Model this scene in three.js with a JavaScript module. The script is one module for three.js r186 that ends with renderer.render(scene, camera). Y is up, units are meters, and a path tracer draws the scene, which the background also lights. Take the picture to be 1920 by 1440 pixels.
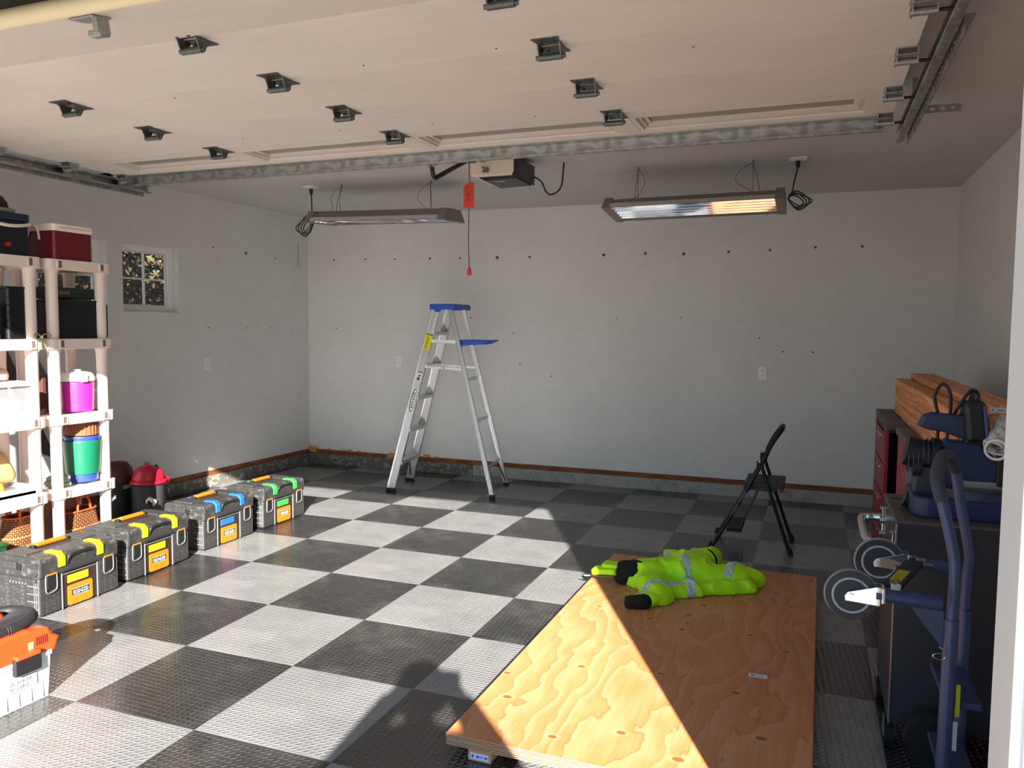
import * as THREE from 'three';
import { RoundedBoxGeometry } from 'three/addons/geometries/RoundedBoxGeometry.js';
import { mergeGeometries } from 'three/addons/utils/BufferGeometryUtils.js';
import { Sky } from 'three/addons/objects/Sky.js';

// ---------------------------------------------------------------- camera, sky, sun, exposure
const scene = new THREE.Scene();
const D2R = Math.PI / 180;
const camera = new THREE.PerspectiveCamera(52.01, 4 / 3, 0.02, 200);
camera.position.set(3.335, 1.518, 3.467);
camera.rotation.set(-4.0532 * D2R, 20.7802 * D2R, 0.4754 * D2R, 'YXZ');
const renderer = new THREE.WebGLRenderer({ antialias: true });
renderer.toneMapping = THREE.LinearToneMapping;
renderer.toneMappingExposure = 2.2;
renderer.shadowMap.enabled = true;
const SUN_AZ = 25.8 * D2R, SUN_EL = 24.2 * D2R;          // the sun stands behind the camera, to its right
const sunDir = new THREE.Vector3(Math.sin(SUN_AZ) * Math.cos(SUN_EL), Math.sin(SUN_EL), Math.cos(SUN_AZ) * Math.cos(SUN_EL));
const sky = new Sky();
sky.scale.setScalar(500);
sky.material.uniforms.turbidity.value = 2.5;
sky.material.uniforms.rayleigh.value = 2.0;
sky.material.uniforms.mieCoefficient.value = 0.002;
sky.material.uniforms.mieDirectionalG.value = 0.75;
sky.material.uniforms.sunPosition.value.copy(sunDir);
scene.add(sky);
scene.environmentIntensity = 0.13;
const sun = new THREE.DirectionalLight(new THREE.Color(1.0, 0.95, 0.88), 12);
sun.name = 'sun';
sun.position.copy(sunDir).multiplyScalar(30);
sun.castShadow = true;
sun.shadow.mapSize.set(4096, 4096);
Object.assign(sun.shadow.camera, { left: -8, right: 8, top: 8, bottom: -8, near: 1, far: 60 });
scene.add(sun, sun.target);

// ---------------------------------------------------------------- helpers
const V = (x, y, z) => new THREE.Vector3(x, y, z);
let seed = 12345;
const rnd = () => { seed |= 0; seed = seed + 0x6D2B79F5 | 0; let t = Math.imul(seed ^ seed >>> 15, 1 | seed); t = t + Math.imul(t ^ t >>> 7, 61 | t) ^ t; return ((t ^ t >>> 14) >>> 0) / 4294967296; };
const hash = (i, j, k = 0) => { let h = Math.imul(i, 374761393) + Math.imul(j, 668265263) + Math.imul(k, 2147483647 - 91); h = Math.imul(h ^ h >>> 13, 1274126177); return ((h ^ h >>> 16) >>> 0) / 4294967296; };
function vnoise(x, y, per = 0, k = 0) {
  const xi = Math.floor(x), yi = Math.floor(y), fx = x - xi, fy = y - yi, u = fx * fx * (3 - 2 * fx), v = fy * fy * (3 - 2 * fy);
  const w = per ? (a) => ((a % per) + per) % per : (a) => a;
  const a = hash(w(xi), w(yi), k), b = hash(w(xi + 1), w(yi), k), c = hash(w(xi), w(yi + 1), k), d = hash(w(xi + 1), w(yi + 1), k);
  return a + (b - a) * u + (c - a) * v + (a - b - c + d) * u * v;
}
function fbm(x, y, oct = 4, per = 0, k = 0) { let s = 0, a = 0.5, n = 0; for (let o = 0; o < oct; o++) { s += a * vnoise(x, y, per, k + o); n += a; a /= 2; x *= 2; y *= 2; per *= 2; } return s / n; }
const clamp = (x, a = 0, b = 1) => Math.min(b, Math.max(a, x));
const mix = (a, b, t) => a + (b - a) * t;
const sstep = (a, b, x) => { const t = clamp((x - a) / (b - a)); return t * t * (3 - 2 * t); };
function tex(w, h, fn, srgb = true, repeat = true) {        // fn(u, v) -> [r, g, b] in 0..1
  const d = new Uint8Array(w * h * 4);
  for (let j = 0; j < h; j++) for (let i = 0; i < w; i++) {
    const c = fn((i + 0.5) / w, (j + 0.5) / h), o = (j * w + i) * 4;
    if (typeof c === 'number') d[o] = d[o + 1] = d[o + 2] = clamp(c) * 255; else for (let q = 0; q < 3; q++) d[o + q] = clamp(c[q]) * 255;
    d[o + 3] = 255;
  }
  const t = new THREE.DataTexture(d, w, h);
  t.magFilter = THREE.LinearFilter; t.minFilter = THREE.LinearMipmapLinearFilter; t.generateMipmaps = true;
  if (repeat) t.wrapS = t.wrapT = THREE.RepeatWrapping;
  if (srgb) t.colorSpace = THREE.SRGBColorSpace;
  t.needsUpdate = true;
  return t;
}
function rep(t, u, v) { const c = t.clone(); c.repeat.set(u, v); c.needsUpdate = true; return c; }
function printed(w, h, draw) {                             // flat print: lettering, labels
  const c = document.createElement('canvas'); c.width = w; c.height = h;
  draw(c.getContext('2d'), w, h);
  const t = new THREE.CanvasTexture(c); t.colorSpace = THREE.SRGBColorSpace; return t;
}
const mat = (color, roughness = 0.6, o = {}) => new THREE.MeshStandardMaterial({ color, roughness, ...o });
const phys = (color, roughness = 0.6, o = {}) => new THREE.MeshPhysicalMaterial({ color, roughness, ...o });

const taken = {};
function numbered(n) { const k = taken[n] = (taken[n] ?? -1) + 1; return k ? n + '_' + String(k).padStart(3, '0') : n; }
function finish(o) { o.traverse((m) => { if (m.isMesh) m.castShadow = m.receiveShadow = true; }); return o; }
function part(name, geo, m, parent, pos, rot) {
  if (Array.isArray(geo)) geo = join(geo);
  const o = new THREE.Mesh(geo, m); o.name = name; o.castShadow = o.receiveShadow = true;
  if (pos) o.position.set(...pos);
  if (rot) o.rotation.set(...rot);
  parent.add(o);
  return o;
}
function thing(name, label, category, pos = [0, 0, 0], turn = 0, group) {
  const o = new THREE.Group(); o.name = numbered(name); o.position.set(...pos); o.rotation.y = turn;
  o.userData = { label, category }; if (group) o.userData.group = group;
  scene.add(o); return o;
}
function single(name, geo, m, label, category, pos, rot, group) {
  const o = part(numbered(name), geo, m, scene, pos, rot);
  o.userData = { label, category }; if (group) o.userData.group = group;
  return o;
}
function struct(name, geo, m, label, pos, rot) {
  let o;
  if (geo) o = part(name, geo, m, scene, pos, rot); else { o = new THREE.Group(); o.name = name; if (pos) o.position.set(...pos); if (rot) o.rotation.set(...rot); scene.add(o); }
  o.userData = { kind: 'structure', label, category: name.split('_')[0] };
  return o;
}
function dup(root, pos, turn, label) {
  const r = root.clone(); r.name = numbered(root.name.replace(/_\d{3}$/, '')); r.position.set(...pos); r.rotation.y = turn;
  r.userData = { ...root.userData }; if (label) r.userData.label = label;
  scene.add(r); return r;
}
// geometries
const at = (g, x = 0, y = 0, z = 0, rx = 0, ry = 0, rz = 0) => g.applyMatrix4(new THREE.Matrix4().compose(V(x, y, z), new THREE.Quaternion().setFromEuler(new THREE.Euler(rx, ry, rz)), V(1, 1, 1)));
const box = (w, h, d, x = 0, y = 0, z = 0) => new THREE.BoxGeometry(w, h, d).translate(x, y, z);
const rbox = (w, h, d, r = 0.004, x = 0, y = 0, z = 0, s = 2) => new RoundedBoxGeometry(w, h, d, s, Math.min(r, w / 2.01, h / 2.01, d / 2.01)).translate(x, y, z);
const cyl = (r0, r1, h, n = 24, x = 0, y = 0, z = 0) => new THREE.CylinderGeometry(r1, r0, h, n).translate(x, y, z);
const cylX = (r, h, n = 24, x = 0, y = 0, z = 0) => new THREE.CylinderGeometry(r, r, h, n).rotateZ(Math.PI / 2).translate(x, y, z);
const cylZ = (r, h, n = 24, x = 0, y = 0, z = 0) => new THREE.CylinderGeometry(r, r, h, n).rotateX(Math.PI / 2).translate(x, y, z);
const sph = (r, x = 0, y = 0, z = 0, a = 20, b = 14) => new THREE.SphereGeometry(r, a, b).translate(x, y, z);
function join(gs) {
  const out = gs.map((g) => { const q = g.index ? g.toNonIndexed() : g; for (const k of Object.keys(q.attributes)) if (!['position', 'normal', 'uv'].includes(k)) q.deleteAttribute(k); if (!q.attributes.uv) q.setAttribute('uv', new THREE.BufferAttribute(new Float32Array(q.attributes.position.count * 2), 2)); return q; });
  return mergeGeometries(out);
}
const tube = (pts, r, n = 40, k = 10, closed = false) => new THREE.TubeGeometry(new THREE.CatmullRomCurve3(pts.map((p) => p.isVector3 ? p : V(...p)), closed, 'catmullrom', 0.5), n, r, k, closed);
function bar(a, b, w, h, r = 0) {                           // a straight bar of w x h section from a to b (h towards up as far as it can)
  a = a.isVector3 ? a : V(...a); b = b.isVector3 ? b : V(...b);
  const d = b.clone().sub(a), L = d.length(); d.normalize();
  const g = r ? new RoundedBoxGeometry(w, h, L, 2, Math.min(r, w / 2.01, h / 2.01)) : new THREE.BoxGeometry(w, h, L);
  const up = Math.abs(d.y) > 0.999 ? V(1, 0, 0) : V(0, 1, 0);
  const x = up.clone().cross(d).normalize(), y = d.clone().cross(x);
  return g.applyMatrix4(new THREE.Matrix4().makeBasis(x, y, d).setPosition(a.clone().add(b).multiplyScalar(0.5)));
}
function rod(a, b, r, n = 14) {
  a = a.isVector3 ? a : V(...a); b = b.isVector3 ? b : V(...b);
  const d = b.clone().sub(a), L = d.length();
  return new THREE.CylinderGeometry(r, r, L, n).applyMatrix4(new THREE.Matrix4().compose(a.clone().add(b).multiplyScalar(0.5), new THREE.Quaternion().setFromUnitVectors(V(0, 1, 0), d.normalize()), V(1, 1, 1)));
}
const lathe = (pts, n = 40) => new THREE.LatheGeometry(pts.map((p) => new THREE.Vector2(p[0], p[1])), n);
function shape(pts) { const s = new THREE.Shape(); pts.forEach((p, i) => i ? s.lineTo(...p) : s.moveTo(...p)); s.closePath(); return s; }
function roundRect(w, h, r, x = 0, y = 0) {
  const s = new THREE.Shape(), a = x - w / 2, b = y - h / 2;
  s.moveTo(a + r, b); s.lineTo(a + w - r, b); s.absarc(a + w - r, b + r, r, -Math.PI / 2, 0); s.lineTo(a + w, b + h - r); s.absarc(a + w - r, b + h - r, r, 0, Math.PI / 2);
  s.lineTo(a + r, b + h); s.absarc(a + r, b + h - r, r, Math.PI / 2, Math.PI); s.lineTo(a, b + r); s.absarc(a + r, b + r, r, Math.PI, Math.PI * 1.5); return s;
}
const extr = (s, depth, bev = 0) => new THREE.ExtrudeGeometry(s, { depth, bevelEnabled: bev > 0, bevelSize: bev, bevelThickness: bev, bevelSegments: 2, curveSegments: 10 });
function metreUV(g, k = 1) {                                // uv in metres by the face's main direction
  g = g.index ? g.toNonIndexed() : g; const p = g.attributes.position, n = g.attributes.normal, uv = new Float32Array(p.count * 2);
  for (let i = 0; i < p.count; i++) {
    const ax = Math.abs(n.getX(i)), ay = Math.abs(n.getY(i)), az = Math.abs(n.getZ(i)), x = p.getX(i), y = p.getY(i), z = p.getZ(i);
    const q = ay >= ax && ay >= az ? [x, z] : ax >= az ? [z, y] : [x, y];
    uv[2 * i] = q[0] * k; uv[2 * i + 1] = q[1] * k;
  }
  g.setAttribute('uv', new THREE.BufferAttribute(uv, 2)); return g;
}
// a smooth closed mesh of the field f(x, y, z) < 0 (naive surface nets)
function surf(f, lo, hi, h) {
  const n = [0, 1, 2].map((i) => Math.ceil((hi[i] - lo[i]) / h) + 1), [nx, ny, nz] = n, val = new Float32Array(nx * ny * nz), id = (i, j, k) => i + nx * (j + ny * k);
  for (let k = 0; k < nz; k++) for (let j = 0; j < ny; j++) for (let i = 0; i < nx; i++) val[id(i, j, k)] = f(lo[0] + i * h, lo[1] + j * h, lo[2] + k * h);
  const vert = new Int32Array(nx * ny * nz).fill(-1), P = [], I = [];
  const E = [[0, 1], [2, 3], [4, 5], [6, 7], [0, 2], [1, 3], [4, 6], [5, 7], [0, 4], [1, 5], [2, 6], [3, 7]];
  const v = new Float32Array(8);
  for (let k = 0; k < nz - 1; k++) for (let j = 0; j < ny - 1; j++) for (let i = 0; i < nx - 1; i++) {
    let m = 0; for (let c = 0; c < 8; c++) { v[c] = val[id(i + (c & 1), j + (c >> 1 & 1), k + (c >> 2))]; if (v[c] < 0) m |= 1 << c; }
    if (!m || m === 255) continue;
    let x = 0, y = 0, z = 0, q = 0;
    for (const [a, b] of E) if ((v[a] < 0) !== (v[b] < 0)) { const t = v[a] / (v[a] - v[b]); x += mix(a & 1, b & 1, t); y += mix(a >> 1 & 1, b >> 1 & 1, t); z += mix(a >> 2, b >> 2, t); q++; }
    vert[id(i, j, k)] = P.length / 3; P.push(lo[0] + (i + x / q) * h, lo[1] + (j + y / q) * h, lo[2] + (k + z / q) * h);
  }
  const quad = (a, b, c, d, flip) => { if (a < 0 || b < 0 || c < 0 || d < 0) return; flip ? I.push(a, c, b, a, d, c) : I.push(a, b, c, a, c, d); };
  for (let k = 1; k < nz - 1; k++) for (let j = 1; j < ny - 1; j++) for (let i = 1; i < nx - 1; i++) {
    const s = val[id(i, j, k)] < 0;
    if (s !== val[id(i + 1, j, k)] < 0) quad(vert[id(i, j - 1, k - 1)], vert[id(i, j, k - 1)], vert[id(i, j, k)], vert[id(i, j - 1, k)], !s);
    if (s !== val[id(i, j + 1, k)] < 0) quad(vert[id(i - 1, j, k - 1)], vert[id(i - 1, j, k)], vert[id(i, j, k)], vert[id(i, j, k - 1)], !s);
    if (s !== val[id(i, j, k + 1)] < 0) quad(vert[id(i - 1, j - 1, k)], vert[id(i, j - 1, k)], vert[id(i, j, k)], vert[id(i - 1, j, k)], !s);
  }
  const g = new THREE.BufferGeometry(); g.setAttribute('position', new THREE.BufferAttribute(new Float32Array(P), 3)); g.setIndex(I);
  g.computeVertexNormals(); return g;
}
function capsule(a, b, ra, rb) {                            // distance to a tapered capsule
  const bx = b[0] - a[0], by = b[1] - a[1], bz = b[2] - a[2], L = bx * bx + by * by + bz * bz || 1e-9;
  return (x, y, z) => { const px = x - a[0], py = y - a[1], pz = z - a[2], t = clamp((px * bx + py * by + pz * bz) / L); return Math.hypot(px - bx * t, py - by * t, pz - bz * t) - mix(ra, rb, t); };
}
const smin = (a, b, k) => { const h = clamp(0.5 + 0.5 * (b - a) / k); return mix(b, a, h) - k * h * (1 - h); };
const sunion = (fs, k) => (x, y, z) => { let d = fs[0](x, y, z); for (let i = 1; i < fs.length; i++) d = smin(d, fs[i](x, y, z), k); return d; };

// ---------------------------------------------------------------- shared materials
const noiseGrey = tex(256, 256, (u, v) => 0.5 + 0.5 * (fbm(u * 8, v * 8, 5, 8) - 0.5) * 2, false);
const fineBump = tex(256, 256, (u, v) => fbm(u * 48, v * 48, 2, 48, 9), false);
const wallMap = tex(512, 512, (u, v) => { const n = (fbm(u * 4, v * 4, 5, 4, 3) - 0.5) * 0.05 + (fbm(u * 40, v * 40, 2, 40, 7) - 0.5) * 0.025; return [0.835 + n, 0.825 + n, 0.82 + n]; });
const M = {
  wall: mat(0xffffff, 0.75, { map: rep(wallMap, 0.5, 0.5), bumpMap: rep(fineBump, 1.6, 1.6), bumpScale: 0.0006 }),
  ceiling: mat(0xe8e6e4, 0.85, { map: rep(wallMap, 0.5, 0.5), bumpMap: rep(fineBump, 1.6, 1.6), bumpScale: 0.0008 }),
  white: mat(0xe9e9e6, 0.45), galv: null, steel: mat(0x9a9c9e, 0.32, { metalness: 1 }), chrome: mat(0xd8dadd, 0.07, { metalness: 1 }),
  alu: mat(0xc9cbcd, 0.34, { metalness: 0.9 }), black: mat(0x111214, 0.5), blackRubber: mat(0x141416, 0.75), dark: mat(0x232427, 0.55),
  mirror: mat(0xe6e8ea, 0.06, { metalness: 1 }),
};
const galvMap = tex(256, 256, (u, v) => { const n = fbm(u * 10, v * 10, 4, 10, 21), s = 0.60 + 0.14 * sstep(0.3, 0.75, n) + (hash(Math.floor(u * 90), Math.floor(v * 90)) - 0.5) * 0.05; return [s, s * 1.005, s * 0.99]; });
const galvRough = tex(128, 128, (u, v) => 0.32 + 0.3 * fbm(u * 8, v * 8, 3, 8, 5), false);
M.galv = mat(0xffffff, 1, { metalness: 0.85, map: rep(galvMap, 3, 3), roughnessMap: rep(galvRough, 3, 3) });
const woodMap = (r, g, b, seedK, contrast = 0.3) => tex(512, 256, (u, v) => {
  const w = fbm(u * 3, v * 6, 4, 3, seedK) * 2.2, ring = (v * 9 + w) % 1, t = sstep(0, 0.75, ring) * (1 - sstep(0.9, 1, ring)), f = (fbm(u * 6, v * 120, 2, 6, seedK + 3) - 0.5) * 0.16;
  const k = 1 - contrast * t * 0.6 + f; return [r * k, g * k * (1 - 0.08 * t), b * k * (1 - 0.15 * t)];
});
const lumberMap = woodMap(0.86, 0.64, 0.44, 40);
M.lumber = mat(0xffffff, 0.7, { map: lumberMap });
M.sill = mat(0xffffff, 0.75, { map: woodMap(0.55, 0.32, 0.17, 60) });
const concreteMap = tex(512, 256, (u, v) => { const n = fbm(u * 8, v * 8, 5, 8, 80), p = sstep(0.62, 0.72, fbm(u * 40, v * 24, 3, 0, 90)), s = 0.62 + (n - 0.5) * 0.14 - p * 0.08; return [s * 1.01, s * 0.99, s * 0.95]; });
const mortarMap = tex(512, 128, (u, v) => { const n = fbm(u * 26, v * 12, 5, 0, 82), p = sstep(0.5, 0.68, n), s = mix(0.40, 0.56, p); return [s, s * 0.96, s * 0.9]; });
M.concrete = mat(0xffffff, 0.9, { map: rep(concreteMap, 1, 1), bumpMap: rep(concreteMap, 1, 1), bumpScale: 0.004 });
M.mortar = mat(0xffffff, 0.95, { map: rep(mortarMap, 1, 3), bumpMap: rep(mortarMap, 1, 3), bumpScale: 0.012 });

// ================================================================ the setting
const XR = 4.43, ZB = -3.91, ZF = 1.88, CEIL = 2.70, S = 0.605, T = 0.14;
const LWX = (z) => -1.88 - 0.035 * (z - ZB);                // the left wall runs a little askew
const LA = Math.atan(0.035);
const XL = -2.2;
// floor: a slab under loose plastic tiles, light and dark by turns
const floor = struct('floor', null, null, 'checkered light and dark grey plastic tile floor of the garage');
part('slab', box(XR + 2.4, 0.2, ZF + 0.24 - ZB + 0.2, (XR - 2.4) / 2 + 0.2, -0.113, (ZF + 0.24 + ZB - 0.2) / 2), M.concrete, floor);
const scaleH = (u, v) => {                                   // raised fish-scale relief, scales pointing across the tile's diagonal
  const x = u * S, z = v * S, d = (x + z) / Math.SQRT2, s = (x - z) / Math.SQRT2, P = 0.034, Q = 0.0195; let best = 0;
  const r0 = Math.floor(d / Q);
  for (let r = r0 + 2; r >= r0 - 2; r--) for (let c = -1; c <= 1; c++) {
    const off = (r & 1) ? 0.5 : 0, si = (Math.floor(s / P - off + 0.5) + c + off) * P, ds = (s - si) / (P * 0.5), dd = d - (r * Q) ;
    const edge = Q * 1.0 - 0.0125 * ds * ds;               // the scale's rounded front
    if (Math.abs(ds) > 1 || dd > edge || dd < -Q * 1.6) continue;
    const e = edge - dd, h = sstep(0, 0.0045, e) * (1 - sstep(0.0050, 0.0120, e));   // a raised rim along the front of each scale
    if (e < 0.012) best = Math.max(best, h * (1 - 0.85 * sstep(0.45, 0.95, Math.abs(ds))));
  }
  const m = Math.min(u, v, 1 - u, 1 - v) * S; return best * sstep(0.002, 0.008, m);
};
const RES = 768, relief = new Float32Array(RES * RES);
for (let j = 0; j < RES; j++) for (let i = 0; i < RES; i++) relief[j * RES + i] = scaleH((i + 0.5) / RES, (j + 0.5) / RES);
const reliefAt = (u, v) => relief[Math.min(RES - 1, v * RES | 0) * RES + Math.min(RES - 1, u * RES | 0)];
const scaleMap = tex(RES, RES, reliefAt, false, false);
const tileTex = (base, amp, warm, worn, k) => tex(RES, RES, (u, v) => {   // rims of the scales are rubbed paler
  const n = fbm(u * 5, v * 5, 4, 0, k) - 0.5, g = vnoise(u * 90, v * 90, 0, k + 5) - 0.5, dust = sstep(0.45, 0.75, fbm(u * 3 + 7, v * 3, 3, 0, k + 11)) * warm;
  const s = base + n * amp + g * amp * 0.7, w = sstep(0.55, 0.95, reliefAt(u, v)) * worn * (0.55 + 0.9 * vnoise(u * 24, v * 24, 0, k + 17)); return [s + dust + w, s + dust * 0.9 + w, s + dust * 0.8 + w * 0.98];
});
const tileMat = (m) => phys(0xffffff, 0.22, { map: m, bumpMap: scaleMap, bumpScale: 0.0022, ior: 1.95 });
const lightTiles = [0, 1].map((k) => tileMat(tileTex(0.475, 0.05, 0.03, 0.10, 100 + k * 20))), darkTiles = [0, 1].map((k) => tileMat(tileTex(0.155, 0.07, 0.07, 0.15, 200 + k * 20)));
{
  const cache = {};
  for (let j = -4; j <= 6; j++) for (let i = -4; i <= 7; i++) {
    const x0 = Math.max(i * S, i < -2 ? LWX(-(j + 0.5) * S) - 0.01 : -9), x1 = Math.min((i + 1) * S, XR - 0.002), z1 = Math.min(-j * S, ZF + 0.22), z0 = Math.max(-(j + 1) * S, ZB - 0.008);
    if (x1 - x0 < 0.02 || z1 - z0 < 0.02) continue;
    const key = [x0 - i * S, x1 - i * S, z0 + j * S, z1 + j * S].map((q) => q.toFixed(3)).join();
    if (!cache[key]) {
      const w = x1 - x0 - 0.0012, d = z1 - z0 - 0.0012, g = new THREE.BoxGeometry(w, 0.012, d), p = g.attributes.position, uv = g.attributes.uv, cx = (x0 + x1) / 2, cz = (z0 + z1) / 2;
      for (let q = 0; q < p.count; q++) uv.setXY(q, (p.getX(q) + cx - i * S) / S, (p.getZ(q) + cz + (j + 1) * S) / S);
      cache[key] = g;
    }
    const dk = (i + j) & 1, set = dk ? darkTiles : lightTiles;
    part('floor_tile', cache[key], set[Math.floor(hash(i + 50, j + 50) * set.length)], floor, [(x0 + x1) / 2, -0.006, (z0 + z1) / 2]);
  }
}
// walls (with thickness), windows in the left one
function frameShape(w0, w1, h0, h1, holes) { const s = shape([[w0, h0], [w1, h0], [w1, h1], [w0, h1]]); for (const [a, b, c, d] of holes) s.holes.push(new THREE.Path([new THREE.Vector2(a, c), new THREE.Vector2(a, d), new THREE.Vector2(b, d), new THREE.Vector2(b, c)])); return s; }
const PL = 0.155;                                            // top of the sill plate, where the wallboard begins
// left wall in its own frame: local x runs towards the door (+z), local z points into the room
const wins = [[1.845, 2.435, 1.63, 2.195], [2.585, 3.175, 1.63, 2.195]];
const leftFrame = [-1.88, 0, ZB];
const LTURN = -Math.PI / 2 - LA;                             // local z points out of the room
const wallLeft = struct('wall_left', metreUV(extr(frameShape(-T, 6.1, PL, CEIL, wins), T)), M.wall, 'light grey painted wall with two small square windows', leftFrame, [0, LTURN, 0]);
const lp = (l, y, inset = 0) => { const c = Math.cos(LTURN), n = Math.sin(LTURN); return [leftFrame[0] + l * c - inset * n, y, leftFrame[2] - l * n - inset * c]; };
const wallBack = struct('wall_back', metreUV(box(XR + 2.4, CEIL - PL, T, (XR - 2.4) / 2 + 0.2, (CEIL + PL) / 2, ZB - T / 2)), M.wall, 'long light grey back wall with a row of screw holes');
struct('wall_right', metreUV(box(T, CEIL, 6.2, XR + T / 2, CEIL / 2, (ZF + ZB) / 2)), M.wall, 'light grey right wall of the garage');
const DX0 = -1.18, DX1 = 3.66, DH = 2.44;
struct('wall_front', metreUV(extr(shape([[-2.3, 0], [DX0, 0], [DX0, DH], [DX1, DH], [DX1, 0], [XR + T, 0], [XR + T, CEIL], [-2.3, CEIL]]), 0.20).translate(0, 0, ZF)), M.wall, 'front wall around the wide garage door opening');
struct('ceiling', metreUV(box(XR + 2.6, 0.12, 6.4, (XR - 2.6) / 2 + 0.2, CEIL + 0.06, (ZF + ZB) / 2 + 0.1)), M.ceiling, 'pale grey plasterboard garage ceiling');
// small holes and scuffs left in the back wall
for (const [x, y, r] of [[-1.547, 2.244, 0.011], [-1.153, 2.241, 0.010], [-0.798, 2.233, 0.009], [-0.385, 2.229, 0.012], [-0.04, 2.226, 0.010], [0.365, 2.222, 0.016], [0.71, 2.219, 0.012], [1.459, 2.221, 0.014], [1.857, 2.226, 0.013], [2.212, 2.212, 0.014], [2.61, 2.221, 0.012], [2.966, 2.225, 0.011], [3.713, 2.236, 0.010], [3.34, 2.24, 0.011], [0.08, 1.62, 0.008], [-1.52, 1.5, 0.007], [0.55, 1.47, 0.007], [0.62, 1.16, 0.007], [0.95, 1.05, 0.007], [2.9, 1.45, 0.007], [3.1, 1.33, 0.008], [3.35, 1.33, 0.008], [2.2, 1.63, 0.006], [1.6, 1.62, 0.006]])
  part('screw_hole', cylZ(r, 0.003, 10), mat(0x4a3f3a, 0.9), wallBack, [x, y, ZB + 0.0008]);
for (const [l, y, r] of [[0.98, 2.235, 0.014], [1.42, 2.25, 0.008], [0.55, 2.22, 0.008], [0.98, 1.5, 0.006], [0.62, 1.5, 0.007], [1.5, 1.5, 0.008], [0.3, 1.45, 0.006]]) part('screw_hole', cylZ(r, 0.003, 10), mat(0x4a3f3a, 0.9), wallLeft, [l, y, -0.0008]);
// weathered sill plate on a concrete curb, along the left and back walls
const curbL = struct('baseboard_left', null, null, 'brown timber sill plate on a rough mortar curb along the left wall', leftFrame, [0, LTURN, 0]);
part('curb', metreUV(box(6, 0.11, 0.16, 2.92, 0.055, 0.055)), M.mortar, curbL);
part('sill_plate', metreUV(box(6, 0.042, 0.12, 2.92, 0.131, 0.052)), M.sill, curbL);
const curbB = struct('baseboard_back', null, null, 'brown timber sill plate on a concrete curb along the back wall');
part('mortar_patch', metreUV(rbox(2.03, 0.116, 0.16, 0.006, -0.9, 0.053, ZB - 0.050)), M.mortar, curbB);
part('curb', metreUV(rbox(4.4, 0.112, 0.16, 0.006, 2.32, 0.055, ZB - 0.052)), M.concrete, curbB);
part('sill_plate', metreUV(box(6.6, 0.045, 0.12, 1.25, 0.1345, ZB - 0.052)), M.sill, curbB);
{ // dried expanding foam bulging over the plate
  const blobs = []; for (const [x, y, r] of [[-1.86, 0.162, 0.032], [-1.83, 0.135, 0.022], [-1.8, 0.165, 0.02], [-1.62, 0.162, 0.014], [-1.45, 0.162, 0.016], [-1.36, 0.163, 0.02], [-1.25, 0.162, 0.014], [-0.82, 0.15, 0.03], [-0.76, 0.14, 0.026], [-0.86, 0.118, 0.02], [-0.6, 0.163, 0.018], [-0.42, 0.163, 0.022], [-0.3, 0.16, 0.014]]) blobs.push(capsule([x - r * 1.2, y, ZB + 0.004], [x + r * 1.2, y + (hash(x * 1e3 | 0, 3) - 0.5) * 0.01, ZB + 0.004], r * 0.8, r * 0.7));
  part('foam_bead', surf(sunion(blobs, 0.02), [-1.94, 0.07, ZB - 0.03], [-0.2, 0.22, ZB + 0.05], 0.007), mat(0xc98a45, 0.85), curbB);
}
// windows
const glass = phys(0xffffff, 0.02, { transmission: 1, thickness: 0, ior: 1.5 });
wins.forEach(([a, b, c, d], i) => {
  const w = struct('window_' + (i + 1), null, null, i ? 'small square window half hidden behind the plastic shelving' : 'small square window with white cross bars on the left wall', leftFrame, [0, LTURN, 0]);
  const z = 0.075, W = b - a, H = d - c, cx = (a + b) / 2, cy = (c + d) / 2, f = 0.05;
  part('frame', extr(frameShape(a, b, c, d, [[a + f, b - f, c + f, d - f]]), 0.045, 0).translate(0, 0, z), M.white, w);
  part('sash', extr(frameShape(a + f, b - f, c + f, d - f, [[a + f + 0.014, b - f - 0.014, c + f + 0.014, d - f - 0.014]]), 0.02).translate(0, 0, z + 0.012), mat(0xd5d5d2, 0.5), w);
  for (const sx of [-1, 1]) for (const sy of [-1, 1]) part('pane', box((W - 2 * f) / 2 - 0.008, (H - 2 * f) / 2 - 0.008, 0.003, cx + sx * (W - 2 * f) / 4, cy + sy * (H - 2 * f) / 4, z + 0.026), glass, w);
  part('mullion', box(0.013, H - 2 * f - 0.02, 0.018, cx, cy, z + 0.022), M.white, w);
  part('mullion', box(W - 2 * f - 0.02, 0.013, 0.018, cx, cy, z + 0.022), M.white, w);
});
// white casing of the door opening
const casing = struct('trim_1', null, null, 'white painted door casing of the garage opening');
for (const [x, s] of [[DX0, -1], [DX1, 1]]) {
  part('jamb', rbox(0.02, DH, 0.24, 0.003, x + s * 0.009, DH / 2, ZF + 0.11), M.white, casing);
  part('stop', rbox(0.03, DH, 0.035, 0.004, x - s * 0.004, DH / 2, ZF + 0.20), M.white, casing);
  part('casing', rbox(0.11, DH + 0.06, 0.022, 0.004, x + s * 0.058, DH / 2 + 0.03, ZF + 0.225), M.white, casing);
}
part('head', rbox(DX1 - DX0 + 0.02, 0.02, 0.24, 0.003, (DX0 + DX1) / 2, DH - 0.008, ZF + 0.11), M.white, casing);
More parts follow.
